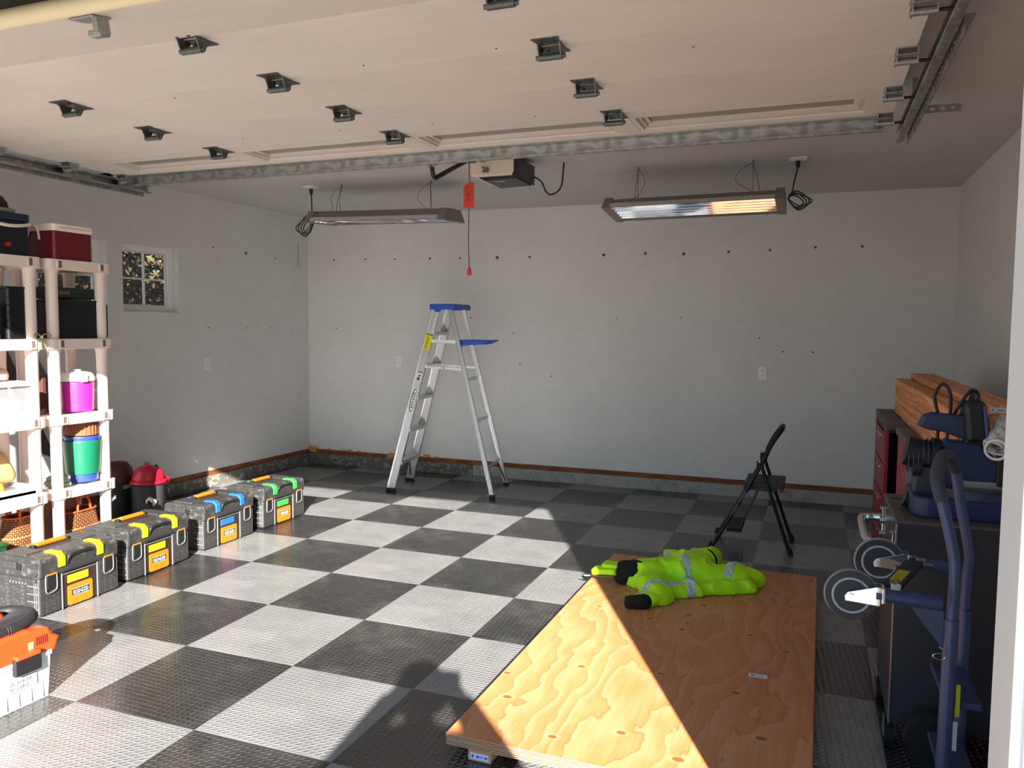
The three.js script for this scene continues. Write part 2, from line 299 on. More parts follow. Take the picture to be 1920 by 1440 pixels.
// electrical outlets
const outletFace = mat(0xe8e6e0, 0.4), slotMat = mat(0x2a2927, 0.7);
function outlet(pos, ry, label, rx = 0) {
  const t = thing('wall_outlet', label, 'outlet', pos, ry); t.rotation.x = rx;
  part('cover_plate', rbox(0.074, 0.118, 0.006, 0.003, 0, 0, 0.003), outletFace, t);
  for (const y of [-0.022, 0.022]) { const r = part('receptacle', extr(roundRect(0.034, 0.028, 0.010), 0.002, 0.0008).translate(0, y, 0.006), outletFace, t); for (const x of [-0.007, 0.007]) part('slot', box(0.003, 0.011, 0.002, x, y + 0.002, 0.0086), slotMat, r); }
  return t;
}
outlet(lp(1.52, 1.163, 0), LTURN + Math.PI, 'white power outlet on the left wall below the window');
outlet([-0.749, 1.155, ZB], 0, 'white power outlet on the back wall beside the stepladder');
outlet([2.935, 1.133, ZB], 0, 'white power outlet on the back wall above the step stool');
// a loose wire on the left wall
single('hanging_wire', [tube([lp(0.17, 2.42, 0.004), lp(0.175, 2.3, 0.006), lp(0.17, 2.20, 0.006)].map((p) => V(...p)), 0.0016, 12, 5), tube([lp(0.17, 2.20, 0.006), lp(0.2, 2.16, 0.01), lp(0.215, 2.158, 0.012)].map((p) => V(...p)), 0.0016, 8, 5), tube([lp(0.17, 2.20, 0.006), lp(0.14, 2.16, 0.01), lp(0.125, 2.162, 0.012)].map((p) => V(...p)), 0.0016, 8, 5)], mat(0x5c5450, 0.6), 'thin loose wire ending in a fork on the left wall near the corner', 'wire');
// ground outside
const drive = tex(512, 512, (u, v) => { const n = fbm(u * 8, v * 8, 5, 8, 301) - 0.5, g = hash(Math.floor(u * 512), Math.floor(v * 512), 4) - 0.5; const s = 0.60 + n * 0.1 + g * 0.05; return [s, s * 0.975, s * 0.93]; });
struct('ground_driveway', metreUV(box(16, 0.2, 14, 1.2, -0.115, ZF + 0.2 + 7)), mat(0xffffff, 0.9, { map: rep(drive, 0.5, 0.5) }), 'pale concrete driveway in front of the garage');
struct('ground_yard', metreUV(box(60, 0.2, 60, 0, -0.34, 0)), mat(0x5d5a40, 0.95), 'dull ground around the garage');

// ================================================================ overhead door, tracks, opener
const doorBeige = mat(0xffffff, 0.55, { map: rep(tex(256, 256, (u, v) => { const n = (fbm(u * 3, v * 60, 3, 0, 401) - 0.5) * 0.03 + (fbm(u * 4, v * 4, 4, 4, 404) - 0.5) * 0.05; return [0.87 + n, 0.835 + n, 0.80 + n]; }), 0.7, 0.7), bumpMap: rep(fineBump, 2, 2), bumpScale: 0.0003 });
const HD = 2.54, SEC = 0.488, ZT = -0.775;                   // underside height, section height, far edge of the raised door
const door = thing('overhead_garage_door', 'raised beige sectional garage door with grey steel hinges and a window row', 'garage door');
const dw = 4.80, dcx = 1.255, SECT = 0.042;
const stile = [-1.085, 0.07, 1.235, 2.42, 3.60];
const hingeShape = () => {                                   // pressed steel hinge: two leaves, rolled barrel, gussets
  const g = [];
  const leaf = extr(shape([[-0.045, -0.055], [0.045, -0.055], [0.032, 0.004], [-0.032, 0.004]]), 0.003).rotateX(Math.PI / 2);
  g.push(leaf.clone().translate(0, 0, -0.012), leaf.clone().rotateY(Math.PI).translate(0, 0, 0.012));
  for (const s of [-1, 1]) g.push(extr(shape([[-0.03, 0], [0.034, 0], [0.012, -0.042], [-0.008, -0.042]]), 0.004).rotateY(Math.PI / 2).translate(s * 0.036 - 0.002, 0, 0));
  g.push(cylX(0.011, 0.078, 14, 0, -0.036, 0), cylX(0.007, 0.096, 10, 0, -0.036, 0));
  for (const x of [-0.022, 0.022]) for (const z of [-0.04, 0.04]) g.push(cyl(0.006, 0.006, 0.008, 6, x, -0.005, z));
  return join(g);
};
const hingeG = hingeShape(), hingeM = mat(0x9a9d9c, 1, { metalness: 0.85, map: rep(galvMap, 3, 3), roughnessMap: rep(galvRough, 3, 3) });
function section(k) {
  const s = new THREE.Group(); s.name = 'door_section'; door.add(s);
  if (k === 0) {                                             // window section, moulded frames round the lights
    const hol = []; for (let q = 0; q < 4; q++) hol.push([stile[q] + (q ? 0.05 : 0.16) - dcx, stile[q + 1] - 0.05 - dcx, 0.10, 0.40]);
    part('panel', extr(frameShape(-dw / 2, dw / 2, 0, SEC, hol), SECT).rotateX(Math.PI / 2).translate(dcx, SECT, 0), doorBeige, s);
    for (const [a, b, c, d] of hol) {
      for (let f = 0; f < 3; f++) { const i = f * 0.022; part('window_moulding', extr(frameShape(a + i, b - i, c + i, d - i, [[a + i + 0.024, b - i - 0.024, c + i + 0.024, d - i - 0.024]]), 0.014).rotateX(Math.PI / 2).translate(dcx, 0.012 + 0.012 * f + 0.004, 0), f === 1 ? doorTrim : doorBeige, s); }
      part('window_pane', box(b - a - 0.1, 0.004, d - c - 0.1, dcx + (a + b) / 2, 0.036, (c + d) / 2), mat(0x8d8880, 0.3), s);
    }
  } else part('panel', metreUV(rbox(dw, SECT, SEC - 0.0012, 0.0012, dcx, SECT / 2, SEC / 2)), doorBeige, s);
  return s;
}
const doorTrim = mat(0xcdbfb6, 0.55);
const rowZ = [];
for (let k = 0; k < 5; k++) {
  const s = section(k);
  s.position.set(0, HD, ZT + k * SEC);
  if (k === 4) s.rotation.x = 11 * D2R;                      // the last section already tips into the curve of the track
  if (k) rowZ.push(ZT + k * SEC);
}
const hinges = [];
rowZ.forEach((z, r) => [1, 2, 3].forEach((q) => { const h = part('hinge', hingeG, hingeM, door, [stile[q], HD - 0.001, z]); h.scale.setScalar(1.15); }));
// bottom fixtures and weather seal
{
  const b = door.children.filter((c) => c.name === 'door_section')[4];
  part('bottom_bracket', [rbox(0.1, 0.006, 0.07, 0.002, 1.235, -0.004, SEC - 0.05), rbox(0.02, 0.05, 0.05, 0.003, 1.275, -0.028, SEC - 0.05), rbox(0.05, 0.02, 0.04, 0.004, 1.262, -0.05, SEC - 0.05)], M.galv, b);
  part('weather_seal', tube([[dcx - dw / 2, 0.0, SEC + 0.02], [dcx - 1, -0.004, SEC + 0.022], [dcx, 0.0, SEC + 0.02], [dcx + 1, -0.003, SEC + 0.021], [dcx + dw / 2, 0.0, SEC + 0.02]], 0.028, 60, 12).translate(0, 0.018, 0), mat(0xe8d9b0, 0.6), b);
}
// long reinforcing strut at the top edge
part('strut', [box(dw - 0.06, 0.062, 0.002, dcx, HD - 0.034, ZT - 0.002), box(dw - 0.06, 0.002, 0.055, dcx, HD - 0.003, ZT + 0.026), box(dw - 0.06, 0.002, 0.022, dcx, HD - 0.064, ZT + 0.009), box(dw - 0.06, 0.012, 0.002, dcx, HD - 0.058, ZT + 0.02)].map((g) => metreUV(g)), M.galv, door);
// end hinges with rollers
const rollerM = mat(0x1b1b1d, 0.5);
function endHinge(x, s, z, y = HD) {
  const g = [box(0.075, 0.003, 0.085, 0, -0.002, 0), extr(shape([[-0.04, 0], [0.04, 0], [0.02, -0.052], [-0.02, -0.052]]), 0.004).rotateY(Math.PI / 2).translate(-0.035, 0, 0), extr(shape([[-0.04, 0], [0.04, 0], [0.02, -0.052], [-0.02, -0.052]]), 0.004).rotateY(Math.PI / 2).translate(0.033, 0, 0), cylX(0.012, 0.08, 12, 0, -0.04, 0), box(0.07, 0.003, 0.05, 0, -0.028, 0.028)];
  for (const a of [-0.02, 0.02]) g.push(cyl(0.007, 0.007, 0.01, 6, a, -0.006, -0.03));
  const h = part('end_hinge', g, M.galv, door, [x, y, z]);
  part('roller', [cylX(0.006, 0.055, 8, s * 0.06, -0.04, 0), cylX(0.021, 0.012, 18, s * 0.09, -0.04, 0)], rollerM, h);
}
for (const [x, s] of [[stile[0] - 0.02, -1], [3.625, 1]]) { for (const z of rowZ.slice(0, 3)) endHinge(x, s, z); endHinge(x, s, ZT + 0.06); endHinge(x, s, rowZ[3] - 0.03); }
part('opener_bracket', [box(0.05, 0.09, 0.003, 1.20, HD - 0.03, ZT - 0.006), box(0.003, 0.06, 0.05, 1.185, HD - 0.03, ZT - 0.03), box(0.003, 0.06, 0.05, 1.215, HD - 0.03, ZT - 0.03)], M.steel, door);
for (const [x, z] of [[0.62, 0.62], [1.66, 0.72], [2.22, 0.72], [3.02, 0.98], [3.16, 0.95], [1.0, -0.12], [0.4, -0.1], [1.52, -0.16], [2.05, -0.2], [2.9, 0.5]]) part('screw_dot', cyl(0.004, 0.004, 0.002, 8, x, HD - 0.0008, z), mat(0x2b2522, 0.8), door);
// tracks
function track(x, s, label) {
  const t = thing('door_track', label, 'track', [x, HD - 0.04, 0]);
  const prof = [[-0.002, -0.03], [0.030, -0.03], [0.030, -0.018], [0.027, -0.018], [0.027, -0.027], [0.002, -0.027], [0.002, 0.027], [0.027, 0.027], [0.027, 0.018], [0.030, 0.018], [0.030, 0.03], [-0.002, 0.03]].map(([a, b]) => [-s * a, b]);
  if (s < 0) prof.reverse();
  part('rail', extr(shape(prof), 2.35).translate(s * 0.03, 0, -1.02), M.galv, t);
  part('curved_rail', extr(shape(prof), 0.52).translate(s * 0.03, 0, 0).rotateX(24 * D2R).translate(0, 0, 1.33), M.galv, t);
  const hol = shape([[0, -0.03], [1.6, -0.03], [1.6, 0.03], [0, 0.03]]); for (let q = 0; q < 24; q++) { const p = new THREE.Path(); p.absellipse(0.035 + q * 0.066, 0.004, 0.014, 0.006, 0, Math.PI * 2); hol.holes.push(p); }
  part('perforated_angle', [extr(hol, 0.003).rotateY(-Math.PI / 2).translate(s * 0.052, -0.022, -1.0), box(0.032, 0.003, 1.6, s * 0.066, 0.008, -0.2)], M.galv, t);
  const hl = shape([[0, -0.018], [0.2, -0.018], [0.2, 0.018], [0, 0.018]]); for (let q = 0; q < 4; q++) { const p = new THREE.Path(); p.absellipse(0.04 + q * 0.042, 0, 0.010, 0.007, 0, Math.PI * 2); hl.holes.push(p); }
  const hg = extr(hl, 0.003); if (s < 0) hg.scale(-1, 1, 1);
  part('side_hanger', hg.translate(s * 0.04, 0.045, -0.7), M.galv, t);
  for (const z of [-0.72, 1.0]) part('ceiling_hanger', box(0.035, CEIL - HD, 0.003, s * 0.055, (CEIL - HD) / 2 + 0.04, z), M.galv, t);
  return t;
}
track(-1.18, -1, 'galvanised left door track running beside the raised door above the shelves');
track(3.70, 1, 'galvanised right door track with perforated angle iron along the right wall');
// opener
const opener = thing('garage_door_opener', 'cream garage door opener motor with black base under the ceiling', 'door opener', [1.27, 0, -1.72]);
const cream = mat(0xdccab8, 0.45);
part('motor_housing', extr(roundRect(0.30, 0.115, 0.02), 0.36, 0.01).translate(0, 2.615, -0.2), cream, opener);
part('light_cover', [extr(shape([[-0.12, 2.555], [0.165, 2.555], [0.165, 2.532], [-0.06, 2.525]]), 0.30, 0.004).translate(0, 0, -0.16), extr(shape([[0.150, 2.67], [0.182, 2.66], [0.182, 2.535], [0.150, 2.548]]), 0.34, 0.004).translate(0, 0, -0.18)], mat(0x25262a, 0.4), opener);
part('brand_plate', box(0.07, 0.002, 0.03, 0.03, 2.5235, 0.08), mat(0x9aa0a8, 0.4), opener);
part('rail', [box(0.03, 0.03, 3.3, -0.06, 2.655, 1.82)], M.steel, opener);
part('chassis_bolt', [box(0.04, 0.03, 0.03, -0.04, 2.585, 0.172), cylZ(0.006, 0.05, 8, -0.05, 2.60, 0.19)], M.steel, opener);
part('trolley', rbox(0.06, 0.05, 0.14, 0.006, -0.06, 2.625, 0.42), M.black, opener);
part('arm', [tube([[-0.07, 2.50, 0.93], [-0.068, 2.44, 0.925], [-0.063, 2.408, 0.905], [-0.058, 2.42, 0.87], [-0.05, 2.47, 0.76], [-0.05, 2.60, 0.45]].map((p) => V(...p)), 0.014, 50, 8)], M.black, opener);
single('opener_power_cord', tube([[1.44, 2.60, -1.9], [1.50, 2.56, -1.92], [1.53, 2.49, -1.95], [1.57, 2.475, -1.97], [1.63, 2.53, -1.98], [1.65, 2.695, -1.98]], 0.006, 60, 8), M.black, 'black power cord looping from the opener up to the ceiling', 'cord');
// emergency release
const pull = thing('release_cord', 'emergency release cord with red handle hanging from the opener trolley', 'pull cord', [1.215, 0, -1.3]);
part('cord', tube([[0, 2.60, 0], [0.002, 2.4, 0.002], [-0.002, 2.1, 0], [0.004, 1.9, 0]], 0.003, 30, 6), mat(0x6d3a30, 0.8), pull);
part('handle', lathe([[0, 1.862], [0.013, 1.864], [0.016, 1.875], [0.011, 1.884], [0.015, 1.893], [0.010, 1.902], [0.008, 1.915], [0, 1.918]], 20).translate(0.004, 0, 0), mat(0xe0361c, 0.45), pull);
const tagTex = printed(128, 256, (c, w, h) => { c.fillStyle = '#d8402f'; c.fillRect(0, 0, w, h); c.fillStyle = '#8c2118'; c.fillRect(30, 30, 40, 6); for (let k = 0; k < 14; k++) c.fillRect(24 + (k % 3) * 4, 60 + k * 12, 34 + (k * 37) % 46, 4); c.fillRect(44, 120, 26, 20); });
const tag = single('warning_tag', extr(shape([[-0.036, -0.165], [0.036, -0.165], [0.036, -0.03], [0.036, 0], [0.0, 0], [-0.036, -0.03]]), 0.001), mat(0xffffff, 0.5, { map: tagTex }), 'red printed warning tag on the opener release cord', 'tag', [1.215, 2.463, -1.293], [0, 0.35, 0.02]);
{ const p = tag.geometry.attributes.position, uv = tag.geometry.attributes.uv; for (let i = 0; i < p.count; i++) uv.setXY(i, (p.getX(i) + 0.036) / 0.072, 1 - (p.getY(i) + 0.165) / 0.165); }

// ================================================================ hanging fluorescent fixtures
const fixPaint = mat(0x8d8177, 0.45, { metalness: 0.35 }), lampGlass = mat(0xf4f6f4, 0.25), wireM = mat(0x4a4846, 0.4, { metalness: 0.8 });
function fixture(label, pos, rot, wires, cordEnd, outletPos) {
  const L = 1.24, W = 0.44, t = thing('hanging_light_fixture', label, 'light fixture', pos); t.rotation.set(...rot);
  // housing: shallow hood with sloping sides, open below
  const hood = extr(shape([[-W / 2, 0], [-W / 2 + 0.015, 0], [-0.105, 0.055], [0.105, 0.055], [W / 2 - 0.015, 0], [W / 2, 0], [0.125, 0.075], [-0.125, 0.075]]), L - 0.1).rotateY(Math.PI / 2).translate(-(L - 0.1) / 2, 0, 0);
  part('housing', hood, fixPaint, t);
  part('ballast_cover', rbox(L - 0.14, 0.018, 0.16, 0.004, 0, 0.083, 0), fixPaint, t);
  for (const s of [-1, 1]) part('end_cap', extr(shape([[-W / 2 - 0.004, -0.004], [W / 2 + 0.004, -0.004], [0.135, 0.088], [-0.135, 0.088]]), 0.055, 0.002).rotateY(Math.PI / 2).translate(s * (L / 2 - 0.028) - 0.0275, 0, 0), fixPaint, t);
  for (let k = 0; k < 6; k++) {                               // mirrored troughs, one bare tube in each
    const z = -W / 2 + 0.04 + k * (W - 0.08) / 5, pts = [];
    for (let a = 0; a <= 10; a++) { const q = -1 + a / 5; pts.push([q * 0.035, 0.034 * (1 - q * q)]); }
    for (let a = 10; a >= 0; a--) { const q = -1 + a / 5; pts.push([q * 0.0355, 0.034 * (1 - q * q) + 0.0016]); }
    part('reflector', extr(shape(pts), L - 0.112).rotateY(Math.PI / 2).translate(-(L - 0.112) / 2, 0.002, z), M.mirror, t);
    part('lamp_tube', cylX(0.008, L - 0.12, 12, 0, 0.018, z), lampGlass, t);
  }
  // hanging wires with their loose ends
  t.updateMatrixWorld(true);
  const inv = t.matrixWorld.clone().invert(), loc = (p) => V(...p).applyMatrix4(inv);
  for (const [x, top, curl] of wires) {
    const a = loc([...top]);
    part('eye_hook', tube([a.clone().add(V(0, -0.03, 0)), a.clone().add(V(0.007, -0.018, 0)), a.clone().add(V(0, -0.008, 0)), a.clone().add(V(0, 0.004, 0))], 0.003, 14, 6), wireM, t);
    for (const s of [-1, 1]) part('hanging_wire', tube([V(x + s * 0.035, 0.088, s * 0.09), V(x + s * 0.02, 0.17, s * 0.05).lerp(a, 0.2), a.clone().add(V(0, -0.026, 0))], 0.0019, 16, 5), wireM, t);
    part('loose_wire', tube([a.clone().add(V(0, -0.02, 0)), a.clone().add(V(-0.05 * curl, -0.06, 0.02)), a.clone().add(V(-0.085 * curl, -0.13, 0.03)), a.clone().add(V(-0.06 * curl, -0.18, 0.04)), V(x - 0.04 * curl, 0.12, 0.05), V(x - 0.01, 0.092, 0.07)], 0.0017, 40, 5), wireM, t);
  }
  // power cord: up to the ceiling outlet, its slack tied in a bundle at the end cap
  const e = V(cordEnd * (L / 2 + 0.02), 0.05, 0.02), o = loc(outletPos), sx = cordEnd;
  part('power_cord', tube([e, e.clone().add(V(sx * 0.02, 0.02, 0)), e.clone().lerp(o, 0.4).add(V(sx * 0.012, 0, 0)), o.clone().add(V(0, -0.05, 0)), o.clone().add(V(0, -0.02, 0))], 0.005, 40, 8), M.black, t);
  part('plug', [cyl(0.012, 0.017, 0.045, 12).translate(o.x, o.y - 0.036, o.z)], M.black, t);
  for (let k = 0; k < 4; k++) {
    const d = 0.1 + 0.018 * k, w = 0.02 + 0.012 * (k % 3), b = e.clone().add(V(0, -0.01, 0.01 * k));
    part('cord_loop', tube([b, b.clone().add(V(sx * d * 0.4, w - 0.02 * (cordEnd < 0), 0.01)), b.clone().add(V(sx * d, -0.03 - 0.05 * (cordEnd < 0), 0.014)), b.clone().add(V(sx * d * 0.5, -w - 0.04 - 0.06 * (cordEnd < 0), 0.004))], 0.0048, 40, 7, true), M.black, t);
  }
  const c = thing('ceiling_outlet', cordEnd < 0 ? 'white ceiling outlet plate above the hanging light beside the opener' : 'white ceiling outlet plate above the hanging light over the jacket', 'outlet', [outletPos[0], CEIL, outletPos[2]]);
  part('cover_plate', rbox(0.118, 0.008, 0.1, 0.003, 0, -0.004, 0), outletFace, c);
  part('receptacle', cyl(0.017, 0.017, 0.004, 20, 0, -0.009, 0), outletFace, c);
}
fixture('grey hanging fluorescent light with mirrored troughs left of the opener', [0.035, 2.375, -2.25], [0.06, 0.045, -0.016], [[-0.42, [-0.35, CEIL, -2.22], 1], [0.42, [0.432, CEIL, -2.30], 1.2]], -1, [-0.665, CEIL - 0.008, -2.244]);
fixture('grey hanging fluorescent light with gleaming troughs right of the opener', [2.515, 2.37, -2.33], [-0.10, -0.012, 0.004], [[-0.42, [2.11, CEIL, -2.326], -0.7], [0.42, [2.913, CEIL, -2.331], 1.3]], 1, [3.208, CEIL - 0.008, -2.377]);

// ================================================================ stepladder
{
  const t = thing('aluminium_stepladder', 'open aluminium stepladder with blue top cap and blue paint shelf', 'stepladder', [0.19, 0, -3.19], 0);
  const capY = 1.685, labels = [];
  // foot and top points of each rail (near = towards the door); front rails carry the steps
  const F = { n: [V(-0.458, 0.02, 0.306), V(-0.075, capY, 0.145)], f: [V(-0.529, 0.02, -0.191), V(-0.075, capY, -0.145)] };
  const B = { n: [V(0.529, 0.02, 0.236), V(0.07, capY, 0.14)], f: [V(0.436, 0.02, -0.345), V(0.07, capY, -0.14)] };
  const rail = (a, b, w, d) => {                              // channel: web with flanges, grooves on its face
    const x = b.clone().sub(a), L = x.length(); x.normalize(); const zz = V(0, 0, 1).sub(x.clone().multiplyScalar(x.z)).normalize(), yy = zz.clone().cross(x).normalize();
    const g = [box(w, L, 0.003), box(0.003, L, d, w / 2, 0, 0), box(0.003, L, d, -w / 2, 0, 0)]; for (let k = -2; k <= 2; k++) g.push(box(0.003, L, 0.0026, k * w * 0.17, 0, 0.0022));
    const m = new THREE.Matrix4().makeBasis(yy.clone().negate(), x, zz).setPosition(a.clone().add(b).multiplyScalar(0.5));
    return { g: join(g).applyMatrix4(m), m, L };
  };
  const rails = {};
  for (const k of ['n', 'f']) { const r = rail(F[k][0], F[k][1], 0.078, 0.026); rails[k] = r; part('front_rail', r.g, M.alu, t); part('rear_rail', rail(B[k][0], B[k][1], 0.036, 0.022).g, M.alu, t); }
  const on = (R, y) => R[0].clone().lerp(R[1], (y - R[0].y) / (R[1].y - R[0].y));
  for (let k = 1; k <= 5; k++) {
    const y = k * 0.3 - 0.02, a = on(F.n, y), b = on(F.f, y);
    part('step', [bar(a, b, 0.085, 0.004), bar(a.clone().add(V(-0.042, -0.014, 0)), b.clone().add(V(-0.042, -0.014, 0)), 0.004, 0.03), bar(a.clone().add(V(0.042, -0.014, 0)), b.clone().add(V(0.042, -0.014, 0)), 0.004, 0.03)], M.alu, t);
    if (k > 1) { part('gusset', extr(shape([[-0.035, 0.002], [0.04, 0.002], [-0.002, 0.075]]), 0.002).translate(b.x, b.y, b.z + 0.004), M.steel, t); }
  }
  for (const s of ['n', 'f']) part('foot_brace', bar(on(F[s], 0.06), on(F.n, 0.26).lerp(on(F.f, 0.26), s === 'n' ? 0.35 : 0.65), 0.014, 0.003), M.steel, t);
  for (const y of [0.26, 0.68, 1.05, 1.36]) part('rear_brace', bar(on(B.n, y), on(B.f, y), 0.004, 0.032), M.alu, t);
  for (const s of ['n', 'f']) part('rear_foot_brace', bar(on(B[s], 0.05), on(B.n, 0.25).lerp(on(B.f, 0.25), s === 'n' ? 0.2 : 0.8), 0.014, 0.003), M.steel, t);
  for (const s of ['n', 'f']) part('spreader', [bar(on(F[s], 1.16), on(F[s], 1.16).lerp(on(B[s], 1.14), 0.55), 0.003, 0.02), bar(on(F[s], 1.16).lerp(on(B[s], 1.14), 0.5), on(B[s], 1.14), 0.003, 0.02)], M.alu, t);
  part('spreader_bar', bar(on(F.n, 1.395).add(V(0.03, 0, 0)), on(B.n, 1.39), 0.003, 0.03), M.alu, t);
  const blue = mat(0x1550b8, 0.4), feet = mat(0x17171a, 0.7);
  for (const R of [F.n, F.f]) part('foot', rbox(0.092, 0.032, 0.036, 0.006, R[0].x, 0.016, R[0].z), feet, t);
  for (const R of [B.n, B.f]) part('foot', rbox(0.05, 0.034, 0.034, 0.006, R[0].x, 0.017, R[0].z), feet, t);
  part('top_cap', [rbox(0.25, 0.022, 0.36, 0.008, 0, 1.722, 0), rbox(0.25, 0.04, 0.008, 0.003, 0, 1.702, 0.175), rbox(0.25, 0.04, 0.008, 0.003, 0, 1.702, -0.175), rbox(0.008, 0.035, 0.35, 0.003, -0.122, 1.705, 0), rbox(0.008, 0.035, 0.35, 0.003, 0.122, 1.705, 0), extr(shape([[-0.09, 1.69], [0.0, 1.69], [-0.025, 1.66], [-0.06, 1.66]]), 0.008, 0.001).translate(0, 0, 0.171)], blue, t);
  part('paint_shelf', [rbox(0.30, 0.014, 0.26, 0.006, 0.285, 1.402, 0.0), extr(shape([[0.15, 1.40], [0.43, 1.40], [0.37, 1.375], [0.31, 1.366], [0.16, 1.362]]), 0.01, 0.002).translate(0, 0, 0.118), extr(shape([[0.15, 1.40], [0.43, 1.40], [0.37, 1.375], [0.31, 1.366], [0.16, 1.362]]), 0.01, 0.002).translate(0, 0, -0.128)], blue, t);
  // printed labels on the near rail
  const decal = (yc, w, h, draw, name) => { const r = rails.n, o = part(name, new THREE.BoxGeometry(w, h, 0.0008), mat(0xffffff, 0.45, { map: printed(128, Math.round(128 * h / w), draw) }), t); o.applyMatrix4(new THREE.Matrix4().multiplyMatrices(r.m, new THREE.Matrix4().makeTranslation(0, (yc - 0.85) / Math.sin(1.345), 0.0042))); };
  decal(1.575, 0.068, 0.21, (c, w, h) => { c.fillStyle = '#e4e2de'; c.fillRect(0, 0, w, h); c.fillStyle = '#6b6b6b'; for (let k = 0; k < 40; k++) c.fillRect(10 + (k * 13) % 9, 8 + k * (h - 12) / 40, 60 + (k * 29) % 42, 4); }, 'instruction_label');
  decal(1.39, 0.066, 0.155, (c, w, h) => { c.fillStyle = '#f2e21c'; c.fillRect(0, 0, w, h); c.fillStyle = '#20201c'; c.fillRect(6, 6, w - 12, 34); c.fillStyle = '#f2e21c'; c.fillRect(24, 16, w - 48, 10); c.fillStyle = '#3a3818'; for (let k = 0; k < 15; k++) c.fillRect(16 + (k * 7) % 10, 54 + k * 16, 40 + (k * 31) % 50, 8); }, 'warning_label');
  decal(1.07, 0.06, 0.10, (c, w, h) => { c.fillStyle = '#d9d9d6'; c.fillRect(0, 0, w, h); c.fillStyle = '#b03a2e'; c.fillRect(14, 10, w - 28, 30); c.fillStyle = '#444'; c.beginPath(); c.arc(70, 96, 22, 0, 7); c.fill(); c.fillRect(30, 130, 60, 60); }, 'safety_label');
  decal(0.845, 0.066, 0.235, (c, w, h) => { c.fillStyle = '#d6d7d8'; c.fillRect(0, 0, w, h); c.save(); c.translate(w / 2, h / 2); c.rotate(Math.PI / 2); c.fillStyle = '#16306e'; c.beginPath(); c.ellipse(0, 0, h * 0.47, w * 0.42, 0, 0, 7); c.fill(); c.fillStyle = '#f0f0ee'; c.beginPath(); c.ellipse(0, -4, h * 0.42, w * 0.32, 0, 0, 7); c.fill(); c.fillStyle = '#141820'; c.font = 'bold 74px sans-serif'; c.textAlign = 'center'; c.textBaseline = 'middle'; c.fillText('WERNER', 0, 0, h * 0.74); c.restore(); }, 'maker_logo');
}
// ================================================================ folding step stool
{
  const t = thing('folding_step_stool', 'black folding step stool with padded handle and two treads', 'step stool', [2.98, 0, -2.28]);
  const m = mat(0x1c1d20, 0.32, { metalness: 0.5 }), rub = mat(0x121214, 0.7), grey = mat(0x3b3d42, 0.35, { metalness: 0.6 });
  const W = 0.215;
  for (const s of [-1, 1]) {
    part('front_leg', tube([[-0.245, 0.02, s * W], [-0.09, 0.30, s * 0.205], [0.06, 0.60, s * 0.19], [0.10, 0.68, s * 0.18]], 0.0125, 30, 10), m, t);
    part('rear_leg', rod([0.262, 0.02, s * 0.205], [0.06, 0.61, s * 0.175], 0.0115), m, t);
    part('hinge_plate', [rbox(0.05, 0.055, 0.012, 0.004, 0.058, 0.605, s * 0.205), cylZ(0.006, 0.02, 10, 0.048, 0.592, s * 0.212), cylZ(0.006, 0.02, 10, 0.07, 0.592, s * 0.212)], rub, t);
    part('knob', cylZ(0.006, 0.02, 10, 0.052, 0.63, s * 0.213), M.steel, t);
    part('link_bar', [rod([0.05, 0.43, s * 0.17], [0.155, 0.425, s * 0.19], 0.006), rod([0.05, 0.43, s * 0.165], [-0.07, 0.14, s * 0.17], 0.006)], grey, t);
    part('foot', at(rbox(0.04, 0.045, 0.034, 0.008), -0.252, 0.022, s * W, 0, 0, -0.45), rub, t);
    part('foot', at(rbox(0.036, 0.05, 0.032, 0.008), 0.266, 0.025, s * 0.205, 0, 0, 0.3), rub, t);
  }
  part('handle_grip', tube([[0.085, 0.66, -0.185], [0.125, 0.75, -0.175], [0.175, 0.83, -0.15], [0.187, 0.845, -0.09], [0.187, 0.845, 0.09], [0.175, 0.83, 0.15], [0.125, 0.75, 0.175], [0.085, 0.66, 0.185]], 0.0165, 70, 12), rub, t);
  part('upper_tread', [rbox(0.26, 0.03, 0.37, 0.008, 0.085, 0.462, 0), rbox(0.22, 0.025, 0.36, 0.006, 0.06, 0.438, 0)], mat(0x2a2b2f, 0.6), t);
  part('lower_tread', rbox(0.10, 0.025, 0.36, 0.006, -0.105, 0.135, 0), rub, t);
  part('release_tab', cylX(0.012, 0.03, 12, 0.2, 0.425, 0.12), mat(0xb32a2a, 0.4), t);
  for (const y of [0.3, 0.395]) { const f = (y - 0.02) / 0.58; part('sticker', at(box(0.02, 0.085, 0.001), mix(-0.245, 0.06, f) - 0.004, y - 0.02, mix(W, 0.19, f) + 0.0135, 0, 0, -0.48), mat(0xb9bbb8, 0.5, { map: printed(32, 128, (c, w, h) => { c.fillStyle = '#9a9c99'; c.fillRect(0, 0, w, h); c.fillStyle = '#1d1d1d'; c.fillRect(6, 10, 20, 30); c.fillRect(8, 54, 6, 60); c.fillRect(18, 54, 6, 40); }) }), t); }
}

